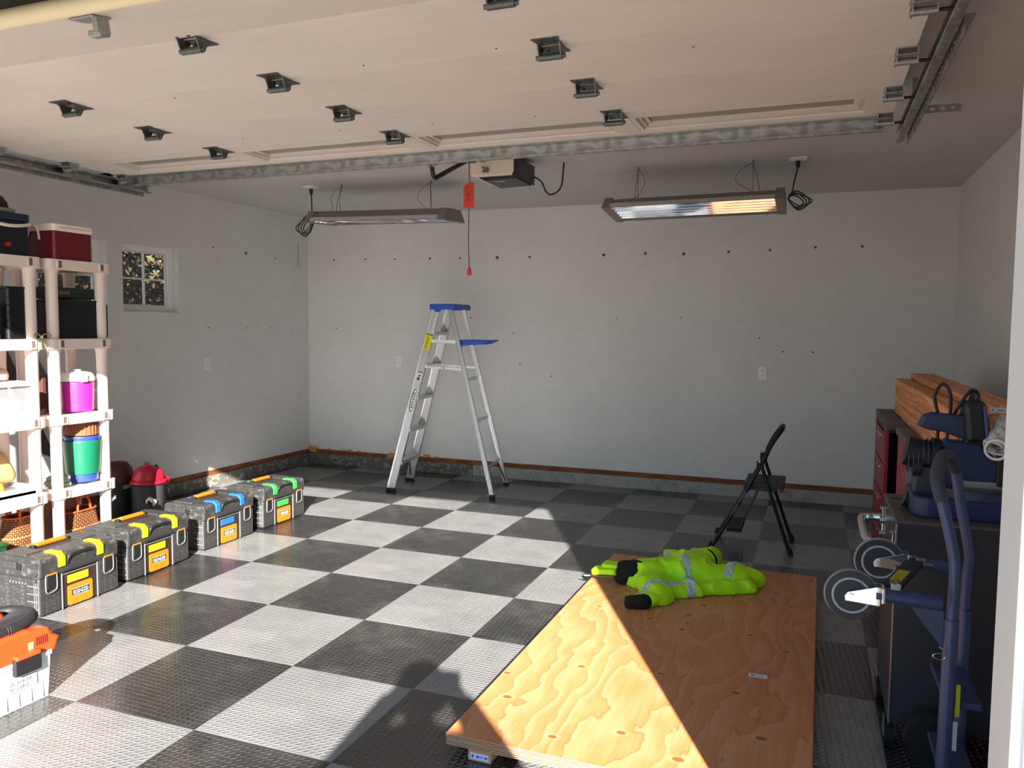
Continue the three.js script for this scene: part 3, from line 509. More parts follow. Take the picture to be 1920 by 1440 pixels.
// ================================================================ plywood sheets on timber
{
  const PW = 1.22, PLn = 2.44;
  const knots = []; for (const [x, z] of [[0.17, 0.98], [0.45, 1.05], [0.62, 1.13], [0.93, 1.08], [1.10, 0.60], [1.10, 1.22], [0.62, 0.92], [0.80, 0.55], [0.92, 0.52], [0.29, 1.72], [0.10, 2.1], [0.58, 2.2], [0.62, 1.66], [0.93, 1.72], [0.22, 0.45], [0.25, 0.68], [0.50, 0.78], [0.67, 0.75], [0.36, 2.32], [0.80, 2.3], [0.02, 1.9], [1.05, 2.05]]) knots.push([x, z, 0.014 + 0.006 * hash(x * 100 | 0, z * 100 | 0)]);
  const ply = tex(700, 1400, (u, v) => {
    let x = u * PW, z = v * PLn, wx = 0, dark = 0, red = 0, halo = 0;
    for (const [kx, kz, r] of knots) { const dx = x - kx, dz = (z - kz) * 0.75, d = Math.hypot(dx, dz); wx += dx * 0.9 * Math.exp(-d * d / 0.004) * 0.6; const e = Math.hypot(dx, (z - kz) * 1.45) / r; if (e < 1.15) { dark = Math.max(dark, 1 - sstep(0.9, 1.15, e)); red = 0.5 + 0.5 * Math.sin(dx * 900); } halo = Math.max(halo, 1 - sstep(1.2, 2.6, e)); }
    const w1 = fbm(x * 2.2, z * 1.1, 4, 0, 501), w2 = fbm(x * 9, z * 3.2, 3, 0, 507), saw = fbm(x * 34, z * 16, 2, 0, 511);
    const t = (x + wx) * 8 + w1 * 6 + w2 * 1.1 + saw * 0.35, ring = t - Math.floor(t);
    const late = sstep(0.0, 0.85, ring) * (1 - sstep(0.93, 1.0, ring)), line = sstep(0.9, 0.955, ring) * (1 - sstep(0.965, 1, ring));
    const fib = (fbm(x * 260, z * 6, 2, 0, 520) - 0.5) * 0.07, tone = (fbm(x * 3, z * 1.2, 3, 0, 531) - 0.5) * 0.12;
    let r = 0.80 - 0.03 * late - 0.05 * line + fib + tone * 0.5, g = 0.57 - 0.06 * late - 0.07 * line + fib + tone * 0.8, b = 0.40 - 0.09 * late - 0.06 * line + fib * 0.8 + tone * 0.7;
    r = mix(r, 0.84, halo * 0.4); g = mix(g, 0.66, halo * 0.4); b = mix(b, 0.48, halo * 0.4);
    if (dark) { r = mix(r, 0.50 + 0.10 * red, dark); g = mix(g, 0.31 + 0.06 * red, dark); b = mix(b, 0.20, dark); }
    return [r, g, b];
  }, true, false);
  const face = mat(0xffffff, 0.5, { map: ply, bumpMap: rep(fineBump, 6, 2), bumpScale: 0.0002 });
  const edgeTex = tex(256, 64, (u, v) => { const k = Math.floor(v * 5), n = (fbm(u * 30, v * 20, 3, 0, 540) - 0.5) * 0.2; return k % 2 ? [0.60 + n, 0.40 + n, 0.29 + n] : [0.88 + n, 0.76 + n, 0.62 + n]; });
  const edge = mat(0xffffff, 0.75, { map: edgeTex });
  const G = 'plywood sheets stacked on timber strips';
  const turn = 0.012;
  const sheet = (y, dx, dz, label) => {
    const t = thing('plywood_sheet', label, 'plywood', [2.785 + dx, y, -0.203 + dz], -turn, G);
    // five plies whose edges show, the face veneer on top
    const ply5 = []; for (let k = 0; k < 5; k++) part('ply', rbox(PW - (k % 2) * 0.003, 0.0036, PLn - (k % 2) * 0.003, 0.0008, 0, 0.0018 + 0.0036 * k, 0, 1), k % 2 ? edgeDark : edgeLight, t);
    const g = new THREE.PlaneGeometry(PW - 0.001, PLn - 0.001).rotateX(-Math.PI / 2).translate(0, 0.01825, 0), uv = g.attributes.uv; for (let i = 0; i < uv.count; i++) uv.setY(i, 1 - uv.getY(i));
    part('face_veneer', g, face, t);
    return t;
  };
  const edgeLight = mat(0xffffff, 0.75, { map: rep(woodMap(0.80, 0.66, 0.52, 560, 0.15), 1, 1) }), edgeDark = mat(0xffffff, 0.75, { map: rep(woodMap(0.50, 0.33, 0.24, 570, 0.2), 1, 1) });
  sheet(0.0385, 0.004, 0.004, 'lower plywood sheet under another, resting on timber strips');
  const top = sheet(0.0572, 0, 0, 'upper plywood sheet with the bright jacket lying on it');
  part('price_sticker', box(0.075, 0.0006, 0.035, 0.36, 0.0188, 0.205), mat(0xffffff, 0.5, { map: printed(128, 64, (c, w, h) => { c.fillStyle = '#dfe3ea'; c.fillRect(0, 0, w, h); c.fillStyle = '#3b4a6a'; c.fillRect(18, 24, 24, 20); c.fillRect(54, 30, 52, 8); }) }), top, [0.02, 0, 0.12], [0, 0.05, 0]);
  part('edge_notch', extr(shape([[0, 0], [0.02, 0.006], [0, 0.02]]), 0.0006).rotateX(-Math.PI / 2), mat(0x1c1613, 0.9), top, [0.59, 0.0186, -1.13], [0, Math.PI, 0]);
  // timber strips under the sheets
  const strips = [[2.31, 'short timber block with a printed end tag under the plywood corner'], [2.80, 'timber strip under the middle of the plywood'], [3.27, 'timber strip under the shaded side of the plywood']];
  strips.forEach(([x, label], i) => {
    const t = thing('timber_strip', label, 'timber', [x, 0, -0.18], -turn);
    part('board', metreUV(rbox(0.089, 0.038, 2.4, 0.003, 0, 0.0191, 0)), M.lumber, t);
    if (!i) part('end_tag', box(0.07, 0.024, 0.0008, 0, 0.019, 1.2006), mat(0xffffff, 0.5, { map: printed(128, 48, (c, w, h) => { c.fillStyle = '#c9d2f2'; c.fillRect(0, 0, w, h); c.fillStyle = '#3d3f6a'; c.beginPath(); c.arc(18, 24, 9, 0, 7); c.fill(); c.beginPath(); c.arc(110, 24, 9, 0, 7); c.fill(); c.fillRect(46, 14, 12, 18); c.fillRect(62, 20, 26, 6); }) }), t);
  });
}
// ================================================================ high-visibility jacket
{
  const t = thing('hi_vis_jacket', 'crumpled neon yellow high visibility jacket with silver reflective bands', 'jacket', [2.70, 0.0757, -0.95]);
  const ridge = (a, b, k) => 1 - Math.abs(2 * fbm(a, b, 2, 0, k) - 1);
  const wrinkle = (x, y, z) => 0.018 * (0.5 - fbm(x * 6 + y * 5, z * 6 - y * 3, 2, 0, 603)) * 2 + 0.012 - 0.024 * Math.pow(ridge(x * 4.5 + z * 2 + y * 4, z * 5 - x * 1.5, 601), 5) - 0.013 * Math.pow(ridge(x * 10 + z * 5 + y * 6, z * 8 - x * 4, 611), 5);
  const cap2 = (a, b, ra, rb) => capsule(a, b, ra, rb);
  const parts = [
    cap2([-0.20, 0.035, 0.02], [0.05, 0.06, -0.08], 0.115, 0.13),        // chest
    cap2([0.02, 0.07, -0.12], [0.10, 0.10, -0.33], 0.12, 0.075),        // bulge at the back
    cap2([0.05, 0.05, -0.05], [0.30, 0.035, -0.12], 0.115, 0.075),      // skirt
    cap2([0.26, 0.03, -0.15], [0.355, 0.03, -0.16], 0.09, 0.068),       // hem roll
    cap2([-0.03, 0.03, 0.20], [0.34, 0.02, -0.04], 0.055, 0.05),        // rolled front edge
    cap2([-0.16, 0.03, 0.10], [-0.085, 0.03, 0.30], 0.085, 0.070),      // near sleeve
    cap2([-0.085, 0.03, 0.30], [-0.13, 0.03, 0.405], 0.070, 0.052),
    cap2([-0.02, 0.05, -0.28], [-0.12, 0.045, -0.42], 0.07, 0.058),     // far sleeve
  ];
  const body = (x, y, z) => { let d = parts[0](x, y * 1.15, z); for (let i = 1; i < parts.length; i++) d = smin(d, parts[i](x, y * 1.15, z), 0.03); if (d < 0.06 && d > -0.06) d += wrinkle(x, y, z); return Math.max(d, -y + 0.002); };
  const neck = capsule([-0.315, 0.05, 0.055], [-0.275, 0.05, 0.045], 0.068, 0.078), cuff = capsule([-0.205, 0.03, 0.465], [-0.135, 0.03, 0.435], 0.034, 0.042);
  const neon = mat(0xb8ff10, 0.6), trimK = mat(0x0e0e10, 0.85), refl = mat(0xb8c6de, 0.35);
  const jb = (x, y, z) => Math.max(body(x, y, z), -neck(x, y, z) + 0.004, -cuff(x, y, z));
  part('shell', surf(jb, [-0.42, -0.02, -0.56], [0.48, 0.27, 0.54], 0.0075), neon, t);
  const band = (n, c, w, lim) => { const q = V(...n).normalize(); return (x, y, z) => { const e = Math.max(Math.abs((x - c[0]) * q.x + (y - c[1]) * q.y + (z - c[2]) * q.z) - w, lim ? lim(x, y, z) : -1, -y + 0.004); if (e > 0.02) return e; const b = body(x, y, z); return Math.max(b - 0.0035, -(b + 0.008), e); }; };
  const lo = [-0.42, -0.01, -0.56], hi = [0.48, 0.27, 0.54], hB = 0.008;
  part('reflective_band', surf(band([0.55, 0, 0.55], [-0.118, 0, 0.30], 0.026, (x, y, z) => Math.max(0.16 - z, x - 0.06)), lo, hi, hB), refl, t);
  part('reflective_band', surf(band([0.9, 0, -0.30], [0.02, 0, 0.02], 0.026, (x, y, z) => Math.max(-0.06 - z, z - 0.27)), lo, hi, hB), refl, t);
  part('reflective_band', surf(band([0.95, 0, 0.2], [0.262, 0, -0.13], 0.024, (x, y, z) => Math.max(z + 0.02, -z - 0.32)), lo, hi, hB), refl, t);
  part('reflective_band', surf(band([0.5, 0, -0.8], [-0.07, 0, -0.29], 0.026, (x, y, z) => Math.max(z + 0.19, x - 0.03)), lo, hi, hB), refl, t);
  part('zip', surf((x, y, z) => { const e = Math.max(Math.abs(z + 0.235 - 0.45 * (x - 0.15)) - 0.007, 0.1 - x, x - 0.34, -y + 0.02); if (e > 0.02) return e; const b = body(x, y, z); return Math.max(b - 0.003, -(b + 0.006), e); }, lo, hi, 0.006), trimK, t);
  part('collar', surf((x, y, z) => Math.max(neck(x, y, z) + wrinkle(x, y, z) * 0.5, -(neck(x, y, z) + 0.02) + (x > -0.33 ? -0.0 : 0), -y + 0.002), [-0.47, -0.02, -0.06], [-0.16, 0.16, 0.17], 0.007), trimK, t);
  part('cuff', surf((x, y, z) => Math.max(smin(cuff(x, y, z), 1, 0.001), -(capsule([-0.26, 0.03, 0.49], [-0.19, 0.03, 0.458], 0.026, 0.02)(x, y, z)), -y + 0.002), [-0.32, -0.02, 0.37], [-0.07, 0.09, 0.54], 0.006), trimK, t);
  part('hood_flap', [at(rbox(0.15, 0.045, 0.075, 0.012), -0.425, 0.06, 0.09, 0.12, -0.2, 0.16), at(rbox(0.10, 0.03, 0.07, 0.010), -0.395, 0.092, 0.07, 0.12, -0.2, 0.05)], neon, t);
  part('flap_piping', [at(rbox(0.16, 0.006, 0.006, 0.002), -0.43, 0.045, 0.132, 0.12, -0.2, 0.16)], trimK, t);
  part('shoulder_tab', at(rbox(0.08, 0.012, 0.03, 0.004), -0.315, 0.085, -0.06, 0, 0.3, 0.1), neon, t);
  part('draw_cord', tube([[-0.48, 0.045, 0.10], [-0.50, 0.03, 0.09], [-0.53, 0.012, 0.06], [-0.56, 0.008, 0.055]], 0.004, 20, 6), mat(0xd8dcc0, 0.6), t);
}

// ================================================================ tool boxes in a row
{
  const plas = mat(0xffffff, 0.5, { map: rep(tex(256, 256, (u, v) => { const n = fbm(u * 9, v * 9, 4, 9, 701), d = sstep(0.55, 0.8, n) * 0.10; const s = 0.18 + (n - 0.5) * 0.06 + d; return [s + d * 0.25, s + d * 0.1, s]; }), 3, 3) });
  const pale = mat(0x6c6c6c, 0.5), deep = mat(0x161617, 0.5), orange = mat(0xc06a10, 0.45), brown = mat(0x2a1a15, 0.55);
  const badge = printed(256, 208, (c, w, h) => {
    c.fillStyle = '#c0700f'; c.fillRect(0, 0, w, h); c.fillStyle = '#17130f'; c.fillRect(34, 40, 190, 86); c.fillStyle = '#f2f1ee'; c.fillRect(38, 44, 182, 5); c.fillRect(38, 117, 182, 5);
    c.font = 'bold 58px sans-serif'; c.textAlign = 'center'; c.textBaseline = 'middle'; c.fillText('RIDGID', 129, 85, 172); c.fillStyle = '#17130f'; c.fillRect(42, 82, 174, 3);
    c.strokeStyle = '#94520a'; c.lineWidth = 5; for (const x of [80, 178]) { c.beginPath(); c.arc(x, 168, 17, 0, 7); c.stroke(); }
  });
  const badgeM = mat(0xffffff, 0.4, { map: badge });
  const LZ = 0.50, DX = 0.33, HB = 0.205, HT = 0.30;          // length along the row, depth, body height, lid top
  const geo = {};
  { // body with recessed middle and ribbed corners
    geo.body = join([rbox(DX - 0.02, HB, LZ - 0.02, 0.012, -DX / 2, HB / 2 + 0.003, 0, 3), rbox(DX, HB - 0.004, 0.135, 0.014, -DX / 2, HB / 2 + 0.004, LZ / 2 - 0.0675, 3), rbox(DX, HB - 0.004, 0.135, 0.014, -DX / 2, HB / 2 + 0.004, -LZ / 2 + 0.0675, 3)]);
    const lip = []; for (const z of [LZ / 2 + 0.003, -LZ / 2 - 0.003]) lip.push(rbox(DX - 0.03, 0.022, 0.014, 0.004, -DX / 2, HB - 0.008, z)); geo.lip = lip;
    geo.lid = join([extr(roundRect(DX + 0.004, HT - HB, 0.02, -DX / 2, (HT + HB) / 2), LZ - 0.02, 0.008).translate(0, 0, -LZ / 2 + 0.01)]);
    geo.lidStep = [];
  }
  function build(name, label, pos, turn, accent) {
    const t = thing('tool_box', label, 'tool box', pos, turn, 'tool boxes in a row on the floor');
    const acc = mat(accent, 0.42);
    const body = part('body', geo.body, plas, t);
    for (const g of geo.lip) part('rim', g, plas, body);
    // corner posts with horizontal ribs on the near and far ends
    for (const s of [-1, 1]) {
      for (let k = 0; k < 4; k++) part('rib', rbox(0.075, 0.005, 0.006, 0.002, -0.045, 0.045 + k * 0.04, s * (LZ / 2 + 0.001)), pale, body);
      for (const x of [-0.012, -0.024, -0.036]) part('corner_bead', rbox(0.004, HB - 0.035, 0.004, 0.0015, x + 0.006, HB / 2, s * (LZ / 2 - 0.001 + 0.0035 * (x < -0.02))), pale, body);
      part('end_slot', rbox(0.08, 0.13, 0.004, 0.004, -0.16, 0.085, s * (LZ / 2 - 0.0085)), deep, body);
      for (const x of [-0.112, -0.212]) part('end_strip', rbox(0.012, 0.12, 0.004, 0.002, x, 0.08, s * (LZ / 2 - 0.0075)), orange, body);
      for (let k = 0; k < 6; k++) part('rim_tooth', rbox(0.006, 0.016, 0.008, 0.002, -0.09 - k * 0.022, HB - 0.026, s * (LZ / 2 + 0.001)), pale, body);
    }
    // recessed front panel, colour plate, badge
    part('front_panel', rbox(0.006, HB - 0.02, 0.222, 0.003, -0.008, HB / 2, 0), brown, body);
    part('panel_bead', rbox(0.008, HB - 0.01, 0.006, 0.002, -0.003, HB / 2, 0.113), pale, body);
    part('panel_bead', rbox(0.008, HB - 0.01, 0.006, 0.002, -0.003, HB / 2, -0.113), pale, body);
    part('panel_bead', rbox(0.008, 0.004, 0.216, 0.0015, -0.004, HB - 0.014, 0), pale, body);
    part('colour_plate', rbox(0.006, 0.042, 0.132, 0.004, -0.003, 0.156, 0.012), acc, body);
    const b = part('badge', extr(roundRect(0.155, 0.108, 0.012), 0.004, 0.0012).rotateY(Math.PI / 2).translate(-0.0055, 0.066, 0), orange, body);
    const bg = new THREE.PlaneGeometry(0.148, 0.1).rotateY(Math.PI / 2).translate(0.0002, 0.066, 0); part('badge_print', bg, badgeM, b);
    // lid: sloped crown, tray slots, accents
    const lid = part('lid', geo.lid, plas, t);
    part('lid_crown', rbox(DX - 0.05, 0.016, LZ - 0.05, 0.006, -DX / 2 - 0.005, HT + 0.003, 0), plas, lid);
    for (const s of [-1, 1]) {
      part('lid_pad', rbox(0.16, 0.012, 0.10, 0.005, -DX / 2 - 0.04, HT + 0.012, s * 0.17), plas, lid);
      part('lid_corner', extr(roundRect(0.10, 0.062, 0.014), 0.012, 0.002).translate(-0.06, HB + 0.045, s * (LZ / 2 - 0.001) - 0.006), plas, lid);
      part('end_hook', rbox(0.10, 0.038, 0.014, 0.005, -0.20, HT - 0.035, s * (LZ / 2 + 0.003)), plas, lid);
      part('hook_knob', [rbox(0.03, 0.03, 0.016, 0.004, -0.13, HT - 0.040, s * (LZ / 2 + 0.004))], deep, lid);
      part('accent', [rbox(0.085, 0.012, 0.042, 0.005, -0.050, HT + 0.013, s * 0.122), at(rbox(0.046, 0.014, 0.042, 0.005), 0.0, HT + 0.002, s * 0.122, 0, 0, -0.75), rbox(0.012, 0.05, 0.042, 0.004, 0.0115, HT - 0.033, s * 0.122)], acc, lid);
      // latch on the front
      const l = part('latch', rbox(0.010, 0.10, 0.052, 0.004, 0.004, HB - 0.015, s * 0.182), deep, t);
      part('latch_bar', rbox(0.010, 0.009, 0.064, 0.003, 0.008, HB + 0.012, s * 0.182), orange, l);
      part('latch_frame', tube([[0.006, HB + 0.02, s * 0.182 - 0.032], [0.006, HB - 0.065, s * 0.182 - 0.032], [0.006, HB - 0.082, s * 0.182 - 0.012], [0.006, HB - 0.085, s * 0.182 + 0.012], [0.006, HB - 0.07, s * 0.182 + 0.032], [0.006, HB + 0.02, s * 0.182 + 0.032]], 0.004, 30, 6), pale, l);
    }
    part('front_recess', rbox(0.008, 0.045, 0.20, 0.004, 0.002, HB + 0.022, 0), deep, lid);
    part('front_handle', tube([[0.004, HB + 0.04, 0.085], [0.012, HB + 0.075, 0.08], [0.014, HB + 0.088, 0.06], [0.014, HB + 0.09, 0], [0.014, HB + 0.088, -0.06], [0.012, HB + 0.075, -0.08], [0.004, HB + 0.04, -0.085]], 0.009, 50, 8), deep, t);
    const h = part('top_handle', [rbox(0.032, 0.024, 0.19, 0.011, -0.215, HT + 0.024, 0, 3)], orange, t);
    for (const s of [-1, 1]) part('handle_mount', rbox(0.035, 0.022, 0.025, 0.006, -0.215, HT + 0.018, s * 0.105), deep, h);
    part('lid_slot', rbox(0.05, 0.006, 0.18, 0.002, -0.165, HT + 0.009, 0), deep, lid);
    part('lid_label', rbox(0.04, 0.003, 0.17, 0.001, -0.265, HT + 0.012, 0), acc, lid);
    return t;
  }
  build('tool_box', 'black tool box with golden yellow plate, next to the orange vacuum', [-0.345, 0, 0.370], 0.02, 0xe0b414);
  build('tool_box', 'black tool box with lime yellow plate, between golden and blue ones', [-0.395, 0, -0.235], 0.03, 0xd0d812);
  build('tool_box', 'black tool box with blue plate in the row', [-0.440, 0, -0.915], 0.0, 0x1f5fe0);
  build('tool_box', 'black tool box with green plate at the far end of the row', [-0.450, 0, -1.545], 0.0, 0x34b848);
}

// ================================================================ plastic shelving
const LV = [0.05, 0.50, 0.96, 1.43, 1.915];                   // tops of the shelves
const shelfM = mat(0xe2cfc4, 0.5);
function shelving(label, z0, z1, xf) {
  const D = 0.36, W = z1 - z0, t = thing('shelving_unit', label, 'shelves', [xf, 0, (z0 + z1) / 2]);
  for (let k = 0; k < 5; k++) {
    const y = LV[k], sl = new THREE.Group(); sl.name = 'shelf'; sl.position.set(-D / 2, y, 0); t.add(sl);
    const rim = roundRect(D, W, 0.035), inn = roundRect(D - 0.05, W - 0.05, 0.02); rim.holes.push(new THREE.Path(inn.getPoints(8)));
    part('rim', extr(rim, 0.058, 0.003).rotateX(Math.PI / 2).translate(0, -0.003, 0), shelfM, sl);
    part('deck', rbox(D - 0.04, 0.012, W - 0.04, 0.003, 0, -0.016, 0), shelfM, sl);
    for (const s of [-1, 1]) {
      part('slot_frame', [rbox(0.012, 0.046, 0.012, 0.002, D / 2 + 0.002, -0.032, s * (W / 2 - 0.078) + 0.016), rbox(0.012, 0.046, 0.008, 0.002, D / 2 + 0.002, -0.032, s * (W / 2 - 0.078) - 0.018), rbox(0.012, 0.006, 0.04, 0.002, D / 2 + 0.002, -0.056, s * (W / 2 - 0.078))], shelfM, sl);
      part('slot', rbox(0.010, 0.04, 0.022, 0.001, D / 2 + 0.0015, -0.030, s * (W / 2 - 0.078)), mat(0x6b564c, 0.8), sl);
    }
    if (k < 4) for (const sx of [-1, 1]) for (const sz of [-1, 1]) part('post', lathe([[0.031, LV[k] - 0.002], [0.034, LV[k] + 0.03], [0.034, LV[k] + 0.10], [0.034, LV[k + 1] - 0.14], [0.036, LV[k + 1] - 0.085], [0.045, LV[k + 1] - 0.058]], 18), shelfM, t, [-D / 2 + sx * (D / 2 - 0.045), 0, sz * (W / 2 - 0.055)]);
  }
  return t;
}
shelving('narrow beige plastic shelving unit holding the red cooler', -0.455, 0.005, -0.965);
shelving('wide beige plastic shelving unit holding dark bins and a clear tote', 0.042, 0.952, -0.965);

// ---- on the narrow unit
{ // red cooler with white lid
  const t = thing('cooler', 'dark red cooler with a cream lid on top of the narrow shelves', 'cooler', [-1.125, LV[4], -0.19]);
  const red = mat(0x661320, 0.35), lidM = mat(0xeedfd2, 0.45);
  part('body', extr(roundRect(0.285, 0.27, 0.018), 0.165, 0.004).rotateX(-Math.PI / 2).translate(0, 0.004, 0), red, t);
  part('lid', extr(roundRect(0.295, 0.28, 0.018), 0.036, 0.003).rotateX(-Math.PI / 2).translate(0, 0.176, 0), lidM, t);
  part('lid_groove', box(0.002, 0.004, 0.22, 0.151, 0.196, -0.01), mat(0xb09c90, 0.6), t);
  part('hinge', rbox(0.02, 0.02, 0.05, 0.004, -0.14, 0.175, 0), lidM, t);
  part('handle', tube([[0.03, 0.12, 0.142], [0.02, 0.19, 0.15], [-0.03, 0.20, 0.152], [-0.08, 0.12, 0.142]], 0.007, 24, 8), lidM, t);
}
{
  const bk = mat(0x0d0d11, 0.35);
  const bin = (label, pos, w, h, d) => { const t = thing('storage_bin', label, 'bin', pos); part('body', [extr(roundRect(w, d, 0.02), h, 0.003).rotateX(-Math.PI / 2)], bk, t); for (let k = 0; k < 5; k++) part('ridge', rbox(w + 0.006, 0.006, d + 0.006, 0.003, 0, h * (0.2 + 0.15 * k), 0), bk, t); part('rim', rbox(w + 0.014, 0.014, d + 0.014, 0.004, 0, h - 0.004, 0), bk, t); return t; };
  bin('glossy black ridged bin on the narrow unit beneath a green box', [-1.15, LV[3] + 0.004, -0.235], 0.28, 0.235, 0.30);
  single('black_case', [rbox(0.20, 0.235, 0.05, 0.006, 0, 0.118, 0), rbox(0.19, 0.215, 0.014, 0.005, 0, 0.115, -0.03)], mat(0x131316, 0.5), 'slim black case jutting past the end of the narrow shelves', 'case', [-1.15, LV[3], -0.462]);
  const t = thing('game_box', 'flat dark green box lying on the black bin before the window', 'box', [-1.16, LV[3] + 0.252, -0.20], 0.04);
  part('base', rbox(0.27, 0.03, 0.36, 0.003, 0, 0.015, 0), mat(0x13241c, 0.6), t); part('lid', rbox(0.276, 0.036, 0.366, 0.003, 0, 0.048, 0), mat(0x16291f, 0.6), t); part('label', box(0.002, 0.022, 0.12, 0.139, 0.032, 0.08), mat(0x5d4a32, 0.7), t);
  bin('large black bin on the wide unit behind the steel pot', [-1.15, LV[3] + 0.004, 0.165], 0.28, 0.30, 0.14);
}
{ // insulated jug
  const t = thing('drink_jug', 'magenta insulated drink jug with white lid and handle', 'jug', [-1.075, LV[2], -0.265]);
  const mg = mat(0xc02a9c, 0.4), w = mat(0xf0eff0, 0.4);
  part('body', lathe([[0, 0.002], [0.088, 0.002], [0.092, 0.01], [0.093, 0.055], [0.0915, 0.058], [0.094, 0.062], [0.097, 0.185], [0.094, 0.195], [0, 0.195]], 48), mg, t);
  part('lid', lathe([[0, 0.196], [0.098, 0.196], [0.101, 0.205], [0.099, 0.235], [0.08, 0.252], [0.04, 0.258], [0, 0.26]], 48), w, t);
  part('handle', tube([[0.03, 0.215, -0.098], [0.03, 0.20, -0.135], [0.03, 0.16, -0.135], [0.03, 0.125, -0.10]], 0.010, 24, 8), w, t);
  part('spout', [rbox(0.03, 0.05, 0.04, 0.006, 0.095, 0.218, 0.03), cyl(0.02, 0.026, 0.014, 20, 0, 0.264, 0)], mat(0xb9bcc2, 0.4), t);
}
{ // nested pots
  const lp2 = (name, label, pos, prof, m) => single(name, lathe(prof, 44), m, label, 'flower pot', pos);
  lp2('flower_pot', 'blue flower pot with the green one nested over it', [-1.085, LV[1], -0.30], [[0, 0.002], [0.082, 0.002], [0.088, 0.01], [0.093, 0.05], [0.106, 0.285], [0.112, 0.29], [0.112, 0.302], [0.104, 0.302], [0.10, 0.285], [0.08, 0.02], [0, 0.02]], mat(0x2e4296, 0.35));
  lp2('flower_pot', 'green flower pot fitted over a blue one on the narrow shelves', [-1.085, LV[1] + 0.055, -0.30], [[0.098, 0], [0.1035, 0.004], [0.1165, 0.212], [0.1165, 0.218], [0.1135, 0.218], [0.1, 0.003]], mat(0x0d6448, 0.4));
  const f = thing('terracotta_saucer', 'fluted terracotta pot upside down on top of the nested pots', 'flower pot', [-1.085, LV[1] + 0.3025, -0.30]);
  const terr = mat(0x8e5030, 0.75); part('body', lathe([[0, 0], [0.092, 0], [0.096, 0.006], [0.09, 0.075], [0.097, 0.082], [0.097, 0.10], [0, 0.10]], 44), terr, f);
  for (let k = 0; k < 24; k++) part('flute', at(rbox(0.007, 0.07, 0.012, 0.003), 0.094 * Math.cos(k * Math.PI / 12), 0.04, 0.094 * Math.sin(k * Math.PI / 12), 0, -k * Math.PI / 12, 0), terr, f);
  single('glass_bowl', lathe([[0.02, 0], [0.06, 0.012], [0.09, 0.04], [0.088, 0.042], [0.05, 0.014], [0, 0.006]], 40), phys(0x9aa892, 0.1, { transmission: 0.6, thickness: 0 }), 'greenish glass bowl sitting on the terracotta pot', 'bowl', [-1.085, LV[1] + 0.404, -0.30]);
}
// woven shopping bags
const weave = tex(256, 256, (u, v) => { const i = Math.floor(u * 14), j = Math.floor(v * 18), a = (u * 14) % 1, b = (v * 18) % 1, odd = (i + j) & 1, e = Math.min(a, 1 - a, b, 1 - b); const s = sstep(0.02, 0.22, e), n = hash(i, j, 7) * 0.12; return odd ? [0.80 * s + 0.1 + n, 0.52 * s + 0.05 + n, 0.28 * s + 0.03] : [0.62 * s + 0.08 + n, 0.30 * s + 0.04, 0.13 * s + 0.02]; });
function bag(label, pos, turn, w, h, d) {
  const t = thing('woven_bag', label, 'basket bag', pos, turn), pts = []; const g = new THREE.CylinderGeometry(1, 1, h, 48, 12, true), p = g.attributes.position;
  for (let i = 0; i < p.count; i++) { const k = p.getY(i) / h + 0.5, f = 0.86 + 0.22 * Math.sin(Math.PI * clamp(k * 0.9 + 0.1)), a = Math.atan2(p.getZ(i), p.getX(i)), c = Math.cos(a), s = Math.sin(a), e = Math.pow(Math.abs(c) ** 3.2 + Math.abs(s) ** 3.2, -1 / 3.2); p.setXYZ(i, c * e * d / 2 * f, k * h, s * e * w / 2 * f); }
  g.computeVertexNormals();
  part('body', g, mat(0xc8c8c8, 0.8, { map: rep(weave, 4, 1.2), bumpMap: rep(weave, 4, 1.2), bumpScale: 0.004, side: THREE.DoubleSide }), t);
  part('base', rbox(d * 0.8, 0.006, w * 0.8, 0.002, 0, 0.004, 0), mat(0x7a4320, 0.8), t);
  part('piping', tube([...Array(16)].map((_, i) => { const a = i / 16 * Math.PI * 2, c = Math.cos(a), s = Math.sin(a), e = Math.pow(Math.abs(c) ** 3.2 + Math.abs(s) ** 3.2, -1 / 3.2) * 0.93; return [c * e * d / 2, h, s * e * w / 2]; }), 0.006, 64, 6, true), mat(0xc2552a, 0.6), t);
  part('band', tube([...Array(16)].map((_, i) => { const a = i / 16 * Math.PI * 2, c = Math.cos(a), s = Math.sin(a), e = Math.pow(Math.abs(c) ** 3.2 + Math.abs(s) ** 3.2, -1 / 3.2) * 1.09; return [c * e * d / 2, h * 0.6, s * e * w / 2]; }), 0.003, 64, 6, true), mat(0xd89a5a, 0.6), t);
  for (const s of [-1, 1]) part('handle', tube([[s * d * 0.4, h - 0.03, -w * 0.22], [s * d * 0.36, h + 0.06, -w * 0.16], [s * d * 0.3, h + 0.10, 0], [s * d * 0.36, h + 0.06, w * 0.16], [s * d * 0.4, h - 0.03, w * 0.22]], 0.007, 36, 8), mat(0xd9481c, 0.5), t);
}
bag('tall woven bag with orange handles at the foot of the narrow shelves', [-1.10, LV[0], -0.255], 0.1, 0.26, 0.27, 0.15);
bag('woven bag between the two shelving units under the seed tray', [-1.16, LV[0], 0.10], 0.06, 0.20, 0.30, 0.14);
single('cardboard_panel', metreUV(rbox(0.01, 0.38, 0.26, 0.002, 0, 0.2, 0)), mat(0xa5816a, 0.85), 'brown cardboard panel standing behind the woven bag', 'cardboard', [-1.225, LV[0], -0.225]);

